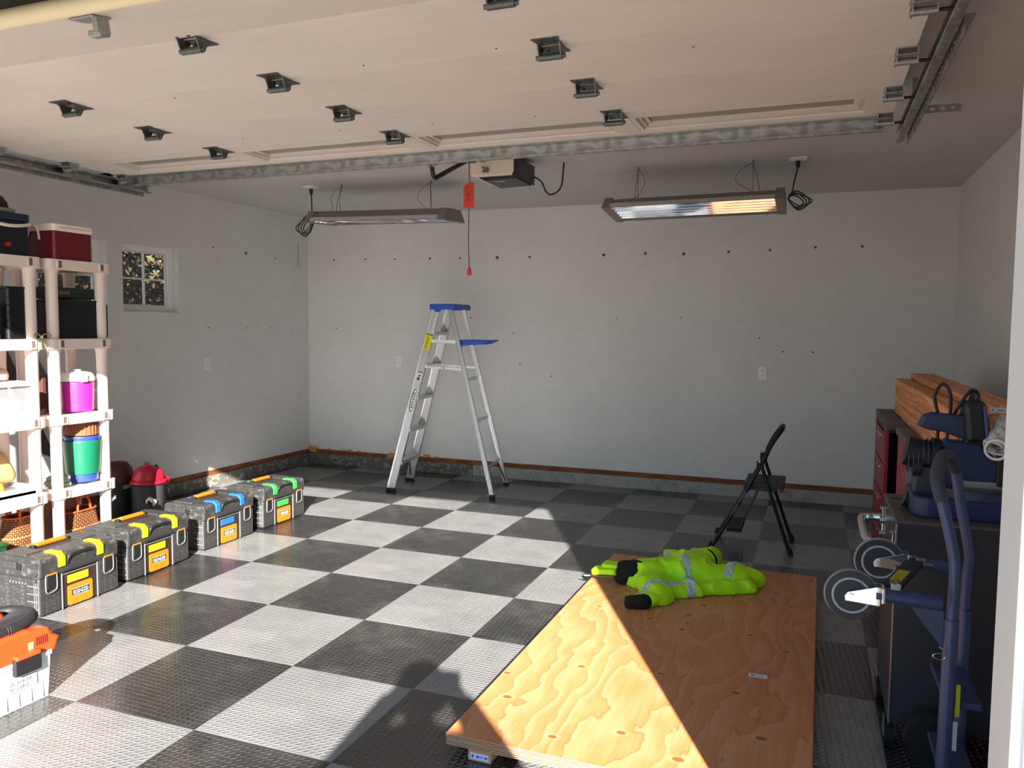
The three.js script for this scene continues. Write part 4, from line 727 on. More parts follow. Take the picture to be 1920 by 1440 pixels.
// ---- on the wide unit
{
  const t = thing('cooler', 'dark cooler with navy lid and white swing handle beside the red one', 'cooler', [-1.15, LV[4], 0.235]);
  part('body', extr(roundRect(0.30, 0.28, 0.02), 0.19, 0.004).rotateX(-Math.PI / 2).translate(0, 0.004, 0), mat(0x14161f, 0.4), t);
  part('lid', extr(roundRect(0.31, 0.30, 0.03), 0.034, 0.005).rotateX(-Math.PI / 2).translate(0, 0.205, 0), mat(0x16283c, 0.45), t);
  part('handle', [tube([[0.12, 0.20, -0.145], [0.165, 0.185, -0.13], [0.20, 0.165, -0.02], [0.20, 0.165, 0.06], [0.165, 0.185, 0.14], [0.12, 0.20, 0.15]], 0.010, 40, 8)], mat(0xdfd6c8, 0.45), t);
  part('tap', cylX(0.014, 0.02, 14, 0.16, 0.06, 0.0), mat(0xb8171c, 0.4), t);
  const h = thing('folded_blanket', 'dark maroon ribbed cap lying on a folded grey cloth on the navy cooler', 'cap', [-1.14, LV[4] + 0.245, 0.255]);
  part('cloth', rbox(0.22, 0.03, 0.22, 0.012, 0, 0.016, 0, 3), mat(0x8d877c, 0.9), h);
  const rib = []; for (let k = 0; k < 7; k++) rib.push([0.115 - 0.0028 * k * k * 0.6 + (k % 2 ? 0 : 0.004), 0.032 + k * 0.015]); rib.push([0.03, 0.14], [0, 0.142]); rib.unshift([0, 0.032]);
  part('crown', lathe(rib, 36), mat(0x3a1416, 0.85), h);
}
{
  const t = thing('steel_pot', 'tall stainless steel stock pot on the wide shelves', 'pot', [-1.08, LV[3] + 0.03, 0.352]);
  part('body', lathe([[0, 0], [0.085, 0], [0.09, 0.006], [0.09, 0.17], [0.094, 0.175], [0.09, 0.178], [0.084, 0.178], [0.084, 0.01], [0, 0.01]], 44), mat(0xb8a9a2, 0.25, { metalness: 1 }), t);
  part('stand', cyl(0.095, 0.095, 0.028, 40, 0, -0.015, 0), mat(0x8b8680, 0.4, { metalness: 0.6 }), t);
}
{ // see-through tote with clothes inside
  const t = thing('clear_tote', 'see-through storage tote with white lid full of pale cloth', 'tote', [-1.145, LV[2], 0.30]);
  const cl = phys(0xf4f4f6, 0.25, { transmission: 0.85, thickness: 0 }), w = 0.30, d = 0.40, h = 0.20;
  for (const [n, g] of [['wall', box(w, h, 0.003, 0, h / 2, d / 2)], ['wall', box(w, h, 0.003, 0, h / 2, -d / 2)], ['wall', box(0.003, h, d, w / 2, h / 2, 0)], ['wall', box(0.003, h, d, -w / 2, h / 2, 0)], ['base', box(w, 0.004, d, 0, 0.004, 0)]]) part(n, g, cl, t);
  part('lid', [rbox(w + 0.02, 0.02, d + 0.02, 0.006, 0, h + 0.008, 0), rbox(w + 0.03, 0.012, d + 0.03, 0.005, 0, h, 0)], mat(0xeceaea, 0.5), t);
  const blob = (pts, k) => sunion(pts.map(([x, y, z, r]) => capsule([x, y, z - 0.04], [x + 0.02, y, z + 0.04], r, r * 0.9)), k);
  single('folded_cloth', surf(blob([[0.02, 0.08, 0, 0.06], [0.05, 0.08, -0.09, 0.05], [0.03, 0.1, 0.08, 0.06], [-0.05, 0.08, 0.02, 0.065]], 0.03), [-0.14, 0.005, -0.19], [0.14, 0.19, 0.19], 0.012), mat(0xe6c9a8, 0.9), 'crumpled peach cloth inside the see-through tote', 'cloth', [-1.145, LV[2], 0.30]);
  single('folded_towel', rbox(0.27, 0.028, 0.36, 0.012, 0, 0.02, 0, 3), mat(0xe59ae0, 0.9), 'pink folded towel at the bottom of the tote', 'towel', [-1.145, LV[2] + 0.004, 0.30], [0, 0, 0.0]);
  single('beach_bag', surf(sunion([capsule([0, 0.03, -0.12], [0, 0.03, 0.12], 0.05, 0.05), capsule([-0.05, 0.05, 0], [0.03, 0.06, 0.03], 0.05, 0.05)], 0.04), [-0.14, 0.0, -0.2], [0.12, 0.14, 0.2], 0.012), mat(0xa98a80, 0.9), 'soft pinkish brown bag slumped on the tote lid', 'bag', [-1.15, LV[2] + 0.222, 0.32]);
}
{ // second shelf: cushion, tray and garden odds and ends
  const c = single('seat_cushion', surf(sunion([capsule([0, 0.11, -0.12], [0, 0.11, 0.14], 0.045, 0.045), capsule([0, 0.05, -0.14], [0, 0.05, 0.14], 0.045, 0.045), capsule([0, 0.17, -0.10], [0, 0.17, 0.12], 0.04, 0.04)], 0.06), [-0.08, 0.0, -0.22], [0.08, 0.24, 0.22], 0.011), mat(0xb8945f, 0.9), 'tan cushion propped at the back of the wide shelves', 'cushion', [-1.20, LV[1] + 0.045, 0.27], [0, 0, 0.2]);
  single('seed_tray', [rbox(0.30, 0.03, 0.40, 0.006, 0, 0.016, 0), rbox(0.02, 0.05, 0.42, 0.004, 0.14, 0.026, 0), rbox(0.30, 0.05, 0.015, 0.004, 0, 0.026, -0.2)], mat(0xd5d8e6, 0.6), 'white plastic seed tray on the second shelf of the wide unit', 'tray', [-1.135, LV[1], 0.29]);
  single('plush_toy', surf(sunion([capsule([0, 0.05, 0], [0, 0.08, 0.06], 0.04, 0.035), capsule([0.03, 0.03, 0.03], [0.03, 0.0, 0.04], 0.02, 0.016), capsule([0.03, 0.03, -0.03], [0.035, 0.0, -0.04], 0.02, 0.016)], 0.02), [-0.07, -0.01, -0.09], [0.09, 0.14, 0.12], 0.009), mat(0xb07428, 0.9), 'brown soft lump of fabric lying in the seed tray', 'fabric', [-1.07, LV[1] + 0.052, 0.33]);
  single('magazine_pile', [rbox(0.15, 0.02, 0.10, 0.003, 0, 0.01, 0), at(rbox(0.15, 0.018, 0.10, 0.003), 0, 0.03, 0.01, 0.1, 0.2, 0), at(rbox(0.14, 0.016, 0.09, 0.003), 0.01, 0.05, 0, 0.12, -0.1, 0)], mat(0x8d9c86, 0.7), 'small pile of pale garden odds and ends between the shelving units', 'papers', [-1.09, LV[1] + 0.004, -0.10]);
  single('copper_tin', [cyl(0.045, 0.045, 0.09, 28, 0, 0.045, 0), cyl(0.047, 0.047, 0.012, 28, 0, 0.094, 0)], mat(0x6b3320, 0.5), 'brown tin can half hidden behind the magenta jug', 'tin', [-1.205, LV[2], -0.36]);
  single('brown_carton', rbox(0.10, 0.24, 0.09, 0.004, 0, 0.12, 0), mat(0x4a2c22, 0.8), 'dark brown carton standing behind the near post of the narrow unit', 'carton', [-1.19, LV[2] + 0.001, -0.115]);
}
{ // green things at the bottom
  const t = thing('storage_bin', 'dark green bin at the bottom of the wide shelves', 'bin', [-1.16, LV[0], 0.40]);
  part('body', extr(roundRect(0.27, 0.24, 0.02), 0.18, 0.004).rotateX(-Math.PI / 2), mat(0x14421f, 0.5), t); part('rim', rbox(0.29, 0.016, 0.26, 0.005, 0, 0.182, 0), mat(0x14421f, 0.5), t); part('rib', rbox(0.28, 0.01, 0.25, 0.004, 0, 0.09, 0), mat(0x1c5229, 0.5), t);
  const c = thing('watering_scoop', 'bright green plastic scoop in front of the green bin', 'scoop', [-1.0, LV[0], 0.235]);
  part('body', lathe([[0, 0.002], [0.05, 0.002], [0.06, 0.01], [0.055, 0.04], [0.02, 0.06], [0, 0.062]], 32), mat(0x2f9a3e, 0.45), c); part('handle', tube([[0, 0.05, 0], [0.0, 0.08, -0.02], [0.0, 0.11, -0.03]], 0.010, 14, 8), mat(0x2f9a3e, 0.45), c);
}
{ // dried sprig tied on the upper shelf edge
  const t = thing('twine_bow', 'dried sprig and twine bow tied to the upper beige shelf edge', 'bow', [-0.955, LV[3] + 0.012, 0.075]);
  const m = mat(0x8d8a60, 0.8);
  for (const s of [-1, 1]) part('loop', tube([[0, 0, 0], [0.012, 0.02, s * 0.03], [0.014, 0.01, s * 0.055], [0.010, -0.012, s * 0.035]], 0.0045, 24, 6, true), m, t);
  part('knot', sph(0.009, 0.008, 0, 0, 12, 8), mat(0xc9c79a, 0.8), t);
  for (const s of [-1, 1]) part('tail', tube([[0.008, 0, 0], [0.014, -0.04, s * 0.012], [0.016, -0.085, s * 0.03]], 0.0025, 16, 5), m, t);
}

// ================================================================ ladder leaning behind the shelves, vacuums
{
  const t = thing('leaning_ladder', 'old aluminium ladder leaning against the left wall behind the shelves', 'ladder', [-1.86, 0, -1.02]);
  const al = mat(0x77777a, 0.4, { metalness: 0.7 });
  for (const s of [0, 1]) part('rail', bar([0.02 + s * 0.02, 0.0, -0.22 + s * 0.36], [-0.16 + s * 0.02, 1.42, 0.42 + s * 0.20], 0.03, 0.07), s ? mat(0x2b2b2e, 0.5) : al, t);
  for (let k = 1; k <= 4; k++) { const f = k * 0.21; part('rung', bar([mix(0.02, -0.16, f), 1.42 * f, mix(-0.22, 0.42, f)], [mix(0.04, -0.14, f), 1.42 * f, mix(0.14, 0.62, f)], 0.035, 0.02), al, t); }
}
{ // red and black wet vacuum
  const t = thing('shop_vacuum', 'small wet vacuum with red lid and black tank by the left wall', 'vacuum', [-1.45, 0, -1.19]);
  const red = mat(0xc01830, 0.35), tank = mat(0x3a3a3c, 0.5), blk = mat(0x101012, 0.5);
  part('tank', lathe([[0, 0.05], [0.098, 0.05], [0.108, 0.07], [0.113, 0.17], [0.118, 0.275], [0.123, 0.28], [0.123, 0.292], [0, 0.292]], 44), tank, t);
  part('collar', lathe([[0, 0.292], [0.130, 0.292], [0.133, 0.305], [0.130, 0.318], [0.118, 0.325], [0, 0.325]], 44), red, t);
  part('motor_head', lathe([[0.116, 0.322], [0.118, 0.345], [0.112, 0.352], [0.105, 0.385], [0.08, 0.415], [0.04, 0.430], [0, 0.432]], 44), red, t);
  part('carry_handle', [at(rbox(0.16, 0.024, 0.04, 0.01), -0.01, 0.436, 0, 0, -0.7, 0)], red, t);
  part('handle_gap', at(rbox(0.07, 0.012, 0.022, 0.005), 0.055, 0.412, -0.03, 0, -0.7, -0.55), blk, t);
  part('latch', rbox(0.03, 0.07, 0.05, 0.008, 0.07, 0.30, -0.105), red, t);
  part('hose_port', [at(cyl(0.03, 0.03, 0.05, 24), 0.10, 0.17, 0.075, 0, 0, 1.2)], M.white, t);
  part('hose_hook', tube([[0.075, 0.285, -0.10], [0.08, 0.22, -0.125], [0.06, 0.20, -0.13]], 0.008, 14, 8), blk, t);
  for (let k = 0; k < 4; k++) { const a = k * Math.PI / 2 + 0.6; part('caster', [sph(0.022, 0.095 * Math.cos(a), 0.022, 0.095 * Math.sin(a), 14, 10), cyl(0.02, 0.02, 0.02, 12, 0.095 * Math.cos(a), 0.045, 0.095 * Math.sin(a))], blk, t); }
  part('hose', tube([[0.10, 0.17, 0.09], [0.17, 0.10, 0.16], [0.15, 0.03, 0.26], [0.02, 0.03, 0.30]], 0.02, 30, 12), blk, t);
  const d = thing('shop_vacuum', 'dark wet vacuum standing half hidden behind the red one', 'vacuum', [-1.70, 0, -1.13]);
  part('tank', lathe([[0, 0.0], [0.105, 0.0], [0.11, 0.02], [0.115, 0.3], [0, 0.3]], 40), blk, d); part('head', lathe([[0.119, 0.3], [0.119, 0.34], [0.105, 0.40], [0.07, 0.45], [0, 0.46]], 40), mat(0x4b1018, 0.45), d); part('sticker', box(0.002, 0.03, 0.07, 0.117, 0.27, 0.02), mat(0x9a9a9a, 0.5), d);
  single('vacuum_wand', bar([-1.24, 0.155, -0.93], [-1.20, 0.014, -1.12], 0.05, 0.02, 0.006), mat(0x55565a, 0.45), 'grey floor nozzle leaning before the red vacuum', 'nozzle');
}
{ // white and orange portable vacuum in the foreground
  const t = thing('portable_vacuum', 'white and orange portable wet vacuum with black hose on the floor', 'vacuum', [0.468, 0, 1.205], -0.04);
  const wh = mat(0xd2d2d0, 0.4), or = mat(0xe8481c, 0.4), blk = mat(0x161517, 0.55), L = 0.46, W = 0.30;
  const body = new THREE.BoxGeometry(W, 0.185, L, 1, 1, 1), p = body.attributes.position; for (let i = 0; i < p.count; i++) { const k = p.getY(i) < 0 ? 0.95 : 1; p.setX(i, p.getX(i) * k); p.setZ(i, p.getZ(i) * k); } body.computeVertexNormals();
  part('tank', [body.translate(-W / 2, 0.094, L / 2), rbox(W + 0.012, 0.02, L + 0.012, 0.005, -W / 2, 0.185, L / 2)], wh, t);
  for (let k = 0; k < 8; k++) part('tank_groove', rbox(0.003, k > 0 ? 0.055 : 0.10, 0.004, 0.001, -0.004, k > 0 ? 0.038 : 0.058, 0.035 + k * 0.05), mat(0xa8a8a6, 0.6), t);
  part('motor_head', extr(shape([[-0.015, 0.195], [L + 0.015, 0.195], [L + 0.01, 0.25], [L * 0.8, 0.29], [0.09, 0.29], [0.01, 0.275], [-0.004, 0.25], [-0.03, 0.232]]), W - 0.03, 0.012).rotateY(-Math.PI / 2).translate(-0.012, 0, 0), or, t);
  part('end_lip', rbox(W - 0.05, 0.02, 0.03, 0.008, -W / 2, 0.24, -0.028), or, t);
  for (let k = 0; k < 6; k++) part('vent_slot', rbox(0.004, 0.034, 0.004, 0.001, 0.0012, 0.248, 0.016 + k * 0.0088), mat(0x6a1c0a, 0.6), t);
  part('vent_plate', rbox(0.004, 0.03, 0.022, 0.002, 0.001, 0.238, 0.082), mat(0xf2a07a, 0.4), t);
  const l = part('latch', rbox(0.024, 0.068, 0.11, 0.006, 0.012, 0.176, 0.108), blk, t); part('latch_tab', rbox(0.03, 0.018, 0.10, 0.005, 0.013, 0.214, 0.108), or, l);
  part('logo_print', box(0.004, 0.046, 0.118, 0.0, 0.102, 0.122), mat(0xffffff, 0.4, { map: printed(256, 90, (c, w, h) => { c.fillStyle = '#d8d8d6'; c.fillRect(0, 0, w, h); c.fillStyle = '#8a2a22'; c.beginPath(); c.moveTo(36, 8); c.lineTo(66, 44); c.lineTo(36, 80); c.lineTo(6, 44); c.fill(); c.fillStyle = '#eeeeec'; c.fillRect(28, 22, 16, 44); c.fillRect(14, 36, 44, 16); c.fillStyle = '#121012'; c.font = 'bold 36px sans-serif'; c.fillText('PORTER', 78, 40, 160); c.fillText('CABLE', 78, 80, 140); }) }), t);
  part('carry_handle', [tube([[-0.16, 0.28, 0.10], [-0.16, 0.34, 0.11], [-0.16, 0.365, 0.17], [-0.16, 0.37, 0.26], [-0.16, 0.355, 0.36], [-0.16, 0.28, 0.40]], 0.022, 40, 12)], or, t);
  part('hose', tube([[-0.05, 0.31, 0.46], [-0.045, 0.312, 0.30], [-0.05, 0.315, 0.12], [-0.07, 0.325, 0.03], [-0.13, 0.33, 0.005], [-0.21, 0.33, 0.03], [-0.25, 0.325, 0.14], [-0.25, 0.32, 0.42]], 0.024, 120, 14), mat(0x1b1a1c, 0.6), t);
  { const rings = []; for (let k = 0; k < 30; k++) rings.push(new THREE.TorusGeometry(0.024, 0.0022, 6, 16).translate(-0.05 + 0.003 * Math.sin(k), 0.3125, 0.13 + k * 0.011)); const h = part('hose_ribs', rings, mat(0x242326, 0.6), t); h.userData.kind = 'stuff'; }
  part('nozzle', at(rbox(0.05, 0.04, 0.15, 0.01), -0.15, 0.315, 0.07, 0.0, 0.2, 0.1), mat(0x3a3a3c, 0.5), t);
}

// ================================================================ right side: cabinets, lumber, saw cart, hand truck
const steelGrey = mat(0x4c4d52, 0.38, { metalness: 0.35 }), redPaint = mat(0x8e1420, 0.4), saturBlue = mat(0x1a2e5c, 0.4);
{
  const t = thing('tool_cabinet', 'tall red tool cabinet with grey top against the back wall corner', 'cabinet', [3.785, 0, -2.27]);
  const D = 0.62, W = 0.74;
  part('carcass', [box(D, 0.02, W, D / 2, 0.08, 0), box(D, 0.02, W, D / 2, 0.90, 0), box(0.02, 0.84, W, D - 0.01, 0.49, 0), box(D, 0.84, 0.02, D / 2, 0.49, -W / 2 + 0.01)], mat(0x101013, 0.6), t);
  part('top', rbox(D + 0.01, 0.062, W + 0.02, 0.004, D / 2, 0.940, 0), mat(0x55504d, 0.6), t);
  part('front_frame', [rbox(0.024, 0.86, 0.05, 0.003, 0.008, 0.48, W / 2 - 0.02), rbox(0.024, 0.86, 0.05, 0.003, 0.008, 0.48, -W / 2 + 0.02)], redPaint, t);
  for (let k = 0; k < 4; k++) { const d = part('drawer', rbox(0.02, 0.19, W - 0.11, 0.004, 0.004, 0.17 + k * 0.205, 0), redPaint, t); part('pull', [rbox(0.014, 0.010, 0.20, 0.003, -0.012, 0.24 + k * 0.205, 0.1)], M.chrome, d); }
  for (const sx of [0.04, D - 0.04]) for (const sz of [-1, 1]) part('foot', box(0.04, 0.07, 0.04, sx, 0.035, sz * (W / 2 - 0.04)), M.black, t);
  const n = thing('tool_cabinet', 'faded red tool cabinet with grey rail behind the miter saw', 'cabinet', [3.815, 0, -1.25]);
  part('carcass', rbox(0.58, 0.86, 0.48, 0.006, 0.29, 0.50, 0), mat(0xa23a48, 0.5), n);
  part('top', rbox(0.60, 0.04, 0.50, 0.004, 0.29, 0.951, 0), mat(0x6a5f58, 0.6), n);
  part('side_rail', rbox(0.03, 0.88, 0.012, 0.003, 0.012, 0.50, 0.243), mat(0x77777c, 0.5), n);
  part('door', rbox(0.5, 0.78, 0.012, 0.004, 0.31, 0.49, 0.244), mat(0xa23a48, 0.5), n);
  part('plinth', box(0.54, 0.07, 0.44, 0.29, 0.036, 0), M.black, n);
}
{ // lumber
  const maps = [0, 1, 2].map((k) => mat(0xffffff, 0.7, { map: rep(woodMap(0.85 + 0.03 * k, 0.60 + 0.02 * k, 0.41 + 0.02 * k, 820 + k * 30, 0.2), 1, 1) }));
  const rotUV = (g) => { const uv = g.attributes.uv; for (let i = 0; i < uv.count; i++) uv.setXY(i, uv.getY(i) * 1, uv.getX(i)); return g; };
  const geoA = metreUV(rbox(0.089, 0.0376, 2.44, 0.003)), geoB = metreUV(rbox(0.139, 0.0376, 2.44, 0.003));
  for (const g of [geoA, geoB]) { const p = g.attributes.position, n = g.attributes.normal, uv = g.attributes.uv; for (let i = 0; i < p.count; i++) uv.setXY(i, p.getZ(i) * 0.6, (Math.abs(n.getX(i)) > 0.5 ? p.getY(i) : p.getX(i)) * 2 + 0.1); }
  for (let k = 0; k < 6; k++) { const o = single('lumber_board', geoA, maps[k % 3], ['lowest', 'second', 'third', 'fourth', 'fifth', 'topmost'][k] + ' narrow board of the lumber stack on the red cabinets', 'board', [3.922 + (hash(k, 1) - 0.5) * 0.006, 0.991 + k * 0.038, -1.24 + (hash(k, 2) - 0.5) * 0.02], null, 'narrow boards stacked on the red cabinets'); }
  for (let k = 0; k < 7; k++) { const o = single('lumber_plank', geoB, maps[(k + 1) % 3], ['lowest', 'second', 'third', 'fourth', 'fifth', 'sixth', 'topmost'][k] + ' wide plank of the lumber stack beside the right wall', 'board', [4.0385 + (hash(k, 3) - 0.5) * 0.005, 0.991 + k * 0.038, -1.24 + (hash(k, 4) - 0.5) * 0.02], null, 'wide planks stacked beside the right wall'); if (k === 6) part('end_label', box(0.075, 0.02, 0.0008), mat(0xffffff, 0.5, { map: printed(128, 32, (c, w, h) => { c.fillStyle = '#d8d4dc'; c.fillRect(0, 0, w, h); c.fillStyle = '#4a4a58'; c.beginPath(); c.arc(16, 16, 6, 0, 7); c.fill(); c.fillRect(46, 14, 34, 6); c.fillStyle = '#a03030'; c.beginPath(); c.arc(110, 16, 6, 0, 7); c.fill(); }) }), o, [-0.015, 0, 1.2205]); }
}
{ // rolling steel cart
  const t = thing('steel_cart', 'dark grey steel cart with chrome push handle under the miter saw', 'cart', [3.636, 0, 0.17]);
  const W = 0.60, D = 0.50, H = 0.85;
  part('body', rbox(W, H - 0.11, D, 0.004, W / 2, (H + 0.11) / 2, 0), mat(0x3e3f45, 0.3, { metalness: 0.3 }), t);
  part('top', rbox(W + 0.004, 0.012, D + 0.004, 0.003, W / 2, H - 0.003, 0), mat(0x5d554f, 0.45, { metalness: 0.3 }), t);
  part('edge_bead', rbox(0.006, H - 0.12, 0.006, 0.002, 0.002, (H + 0.1) / 2, D / 2), mat(0x9b948a, 0.35, { metalness: 0.6 }), t);
  part('handle', tube([[0.005, 0.755, -0.23], [-0.05, 0.752, -0.235], [-0.085, 0.748, -0.21], [-0.09, 0.744, 0], [-0.085, 0.742, 0.12], [-0.05, 0.742, 0.19], [0.005, 0.742, 0.19]].map((p) => V(...p)), 0.0155, 60, 14), M.chrome, t);
  for (const z of [-0.23, 0.19]) { part('handle_bracket', [rbox(0.006, 0.09, 0.03, 0.002, -0.004, 0.745, z), cylX(0.022, 0.014, 20, -0.008, 0.748, z)], M.chrome, t); for (const y of [-0.055, 0.05]) part('bolt', cylX(0.008, 0.014, 10, -0.008, 0.745 + y, z), M.chrome, t); }
  for (const sx of [0.03, W - 0.05]) for (const sz of [-1, 1]) { const c = part('caster', cylX(0.048, 0.03, 24, sx - 0.02, 0.048, sz * 0.19), M.blackRubber, t); part('caster_fork', [box(0.004, 0.07, 0.05, sx - 0.038, 0.078, sz * 0.19), box(0.004, 0.07, 0.05, sx - 0.002, 0.078, sz * 0.19)], M.steel, c); }
}
{ // miter saw
  const t = thing('miter_saw', 'dark blue miter saw with black motor and pale dust bag on the cart', 'saw', [3.85, 0.853, 0.17]);
  const bl = mat(0x1c2c54, 0.42), bk = mat(0x17181c, 0.5), gun = mat(0x2b3142, 0.4);
  part('base', [extr(roundRect(0.42, 0.30, 0.05), 0.06, 0.006).rotateX(-Math.PI / 2).translate(0.06, 0.006, 0.02)], bl, t);
  part('turntable', cyl(0.16, 0.15, 0.03, 40, 0.08, 0.087, 0.02), gun, t);
  part('fence', [rbox(0.30, 0.05, 0.016, 0.003, 0.16, 0.10, 0.06), rbox(0.30, 0.012, 0.02, 0.003, 0.17, 0.075, 0.10)], M.alu, t);
  part('tilt_post', extr(shape([[-0.13, 0.0], [-0.05, 0.0], [-0.06, 0.10], [-0.075, 0.19], [-0.125, 0.19], [-0.14, 0.08]]), 0.07, 0.005).translate(0, 0, 0.0), gun, t);
  part('bevel_knob', at(cyl(0.035, 0.035, 0.03, 10), -0.135, 0.165, 0.06, 0, 0, 1.57), bk, t);
  part('foot_knob', [at(cyl(0.028, 0.03, 0.04, 10), -0.15, 0.03, 0.02, 0, 0, 1.2), rod([-0.16, 0.03, 0.0], [-0.20, 0.01, -0.1], 0.005)], bk, t);
  part('blade_guard', extr(shape([[-0.10, 0.06], [0.115, 0.06], [0.12, 0.20], [0.06, 0.255], [-0.04, 0.262], [-0.09, 0.22]]), 0.05, 0.008).translate(0, 0, 0.0), bl, t);
  part('motor', [at(cyl(0.052, 0.056, 0.12, 28), -0.115, 0.21, 0.04, 0, 0, 1.35), at(cyl(0.058, 0.058, 0.02, 28), -0.08, 0.215, 0.04, 0, 0, 1.35)], bk, t);
  for (let k = 0; k < 6; k++) part('motor_vent', at(new THREE.TorusGeometry(0.0545, 0.003, 6, 26), -0.165 + 0.016 * k, 0.2 + 0.0035 * k, 0.04, 0, 1.57, 0), gun, t);
  part('arm', [extr(shape([[-0.125, 0.325], [-0.115, 0.35], [-0.09, 0.36], [0.02, 0.352], [0.08, 0.35], [0.09, 0.285], [0.0, 0.29], [-0.05, 0.31], [-0.10, 0.315]]), 0.036, 0.010).translate(0, 0, 0.03)], mat(0x27344f, 0.4), t);
  part('head', [at(rbox(0.075, 0.15, 0.10, 0.022), 0.045, 0.345, 0.05, 0, 0, 0.12), rbox(0.07, 0.16, 0.05, 0.015, 0.05, 0.24, 0.03)], bk, t);
  part('head_strip', at(rbox(0.012, 0.12, 0.104, 0.005), 0.075, 0.345, 0.05, 0, 0, 0.12), mat(0x39487a, 0.4), t);
  for (const [pts] of [[[[-0.07, 0.36, 0.04], [-0.085, 0.43, 0.05], [-0.06, 0.475, 0.05], [-0.035, 0.44, 0.05], [-0.03, 0.36, 0.04]]], [[[-0.02, 0.36, 0.04], [0.0, 0.41, 0.06], [0.03, 0.455, 0.06], [0.055, 0.44, 0.05], [0.05, 0.40, 0.05]]], [[[0.0, 0.36, 0.045], [0.025, 0.41, 0.05], [0.04, 0.455, 0.05], [0.036, 0.38, 0.05]]], [[[-0.07, 0.315, 0.05], [-0.07, 0.25, 0.05]]], [[[-0.035, 0.31, 0.05], [-0.04, 0.27, 0.05], [-0.035, 0.25, 0.05]]]]) part('power_cord', tube(pts, 0.006, 40, 8), bk, t);
  part('dust_bag', surf((x, y, z) => Math.max(Math.abs(capsule([0.10, 0.255, 0.12], [0.15, 0.335, 0.02], 0.036, 0.03)(x, y, z) + 0.003 * Math.sin(x * 160 + y * 90)) - 0.004, -0.5 * (x - 0.10) - 0.8 * (y - 0.258) + 0.0 * (z - 0.1) + 0.55 * (z - 0.13)), [0.04, 0.20, -0.04], [0.21, 0.40, 0.19], 0.006), mat(0xcfc8bd, 0.9, { side: THREE.DoubleSide }), t);
  part('bag_ring', at(new THREE.TorusGeometry(0.034, 0.005, 8, 30), 0.10, 0.255, 0.15, 0.1, -0.35, 0), mat(0xe2ddd4, 0.7), t);
  part('side_frame', [rbox(0.07, 0.18, 0.02, 0.006, 0.155, 0.20, 0.06), rbox(0.04, 0.22, 0.04, 0.01, 0.19, 0.13, 0.07)], mat(0x28231f, 0.6), t);
  part('rear_housing', rbox(0.1, 0.07, 0.1, 0.015, 0.17, 0.115, 0.0), bl, t);
}
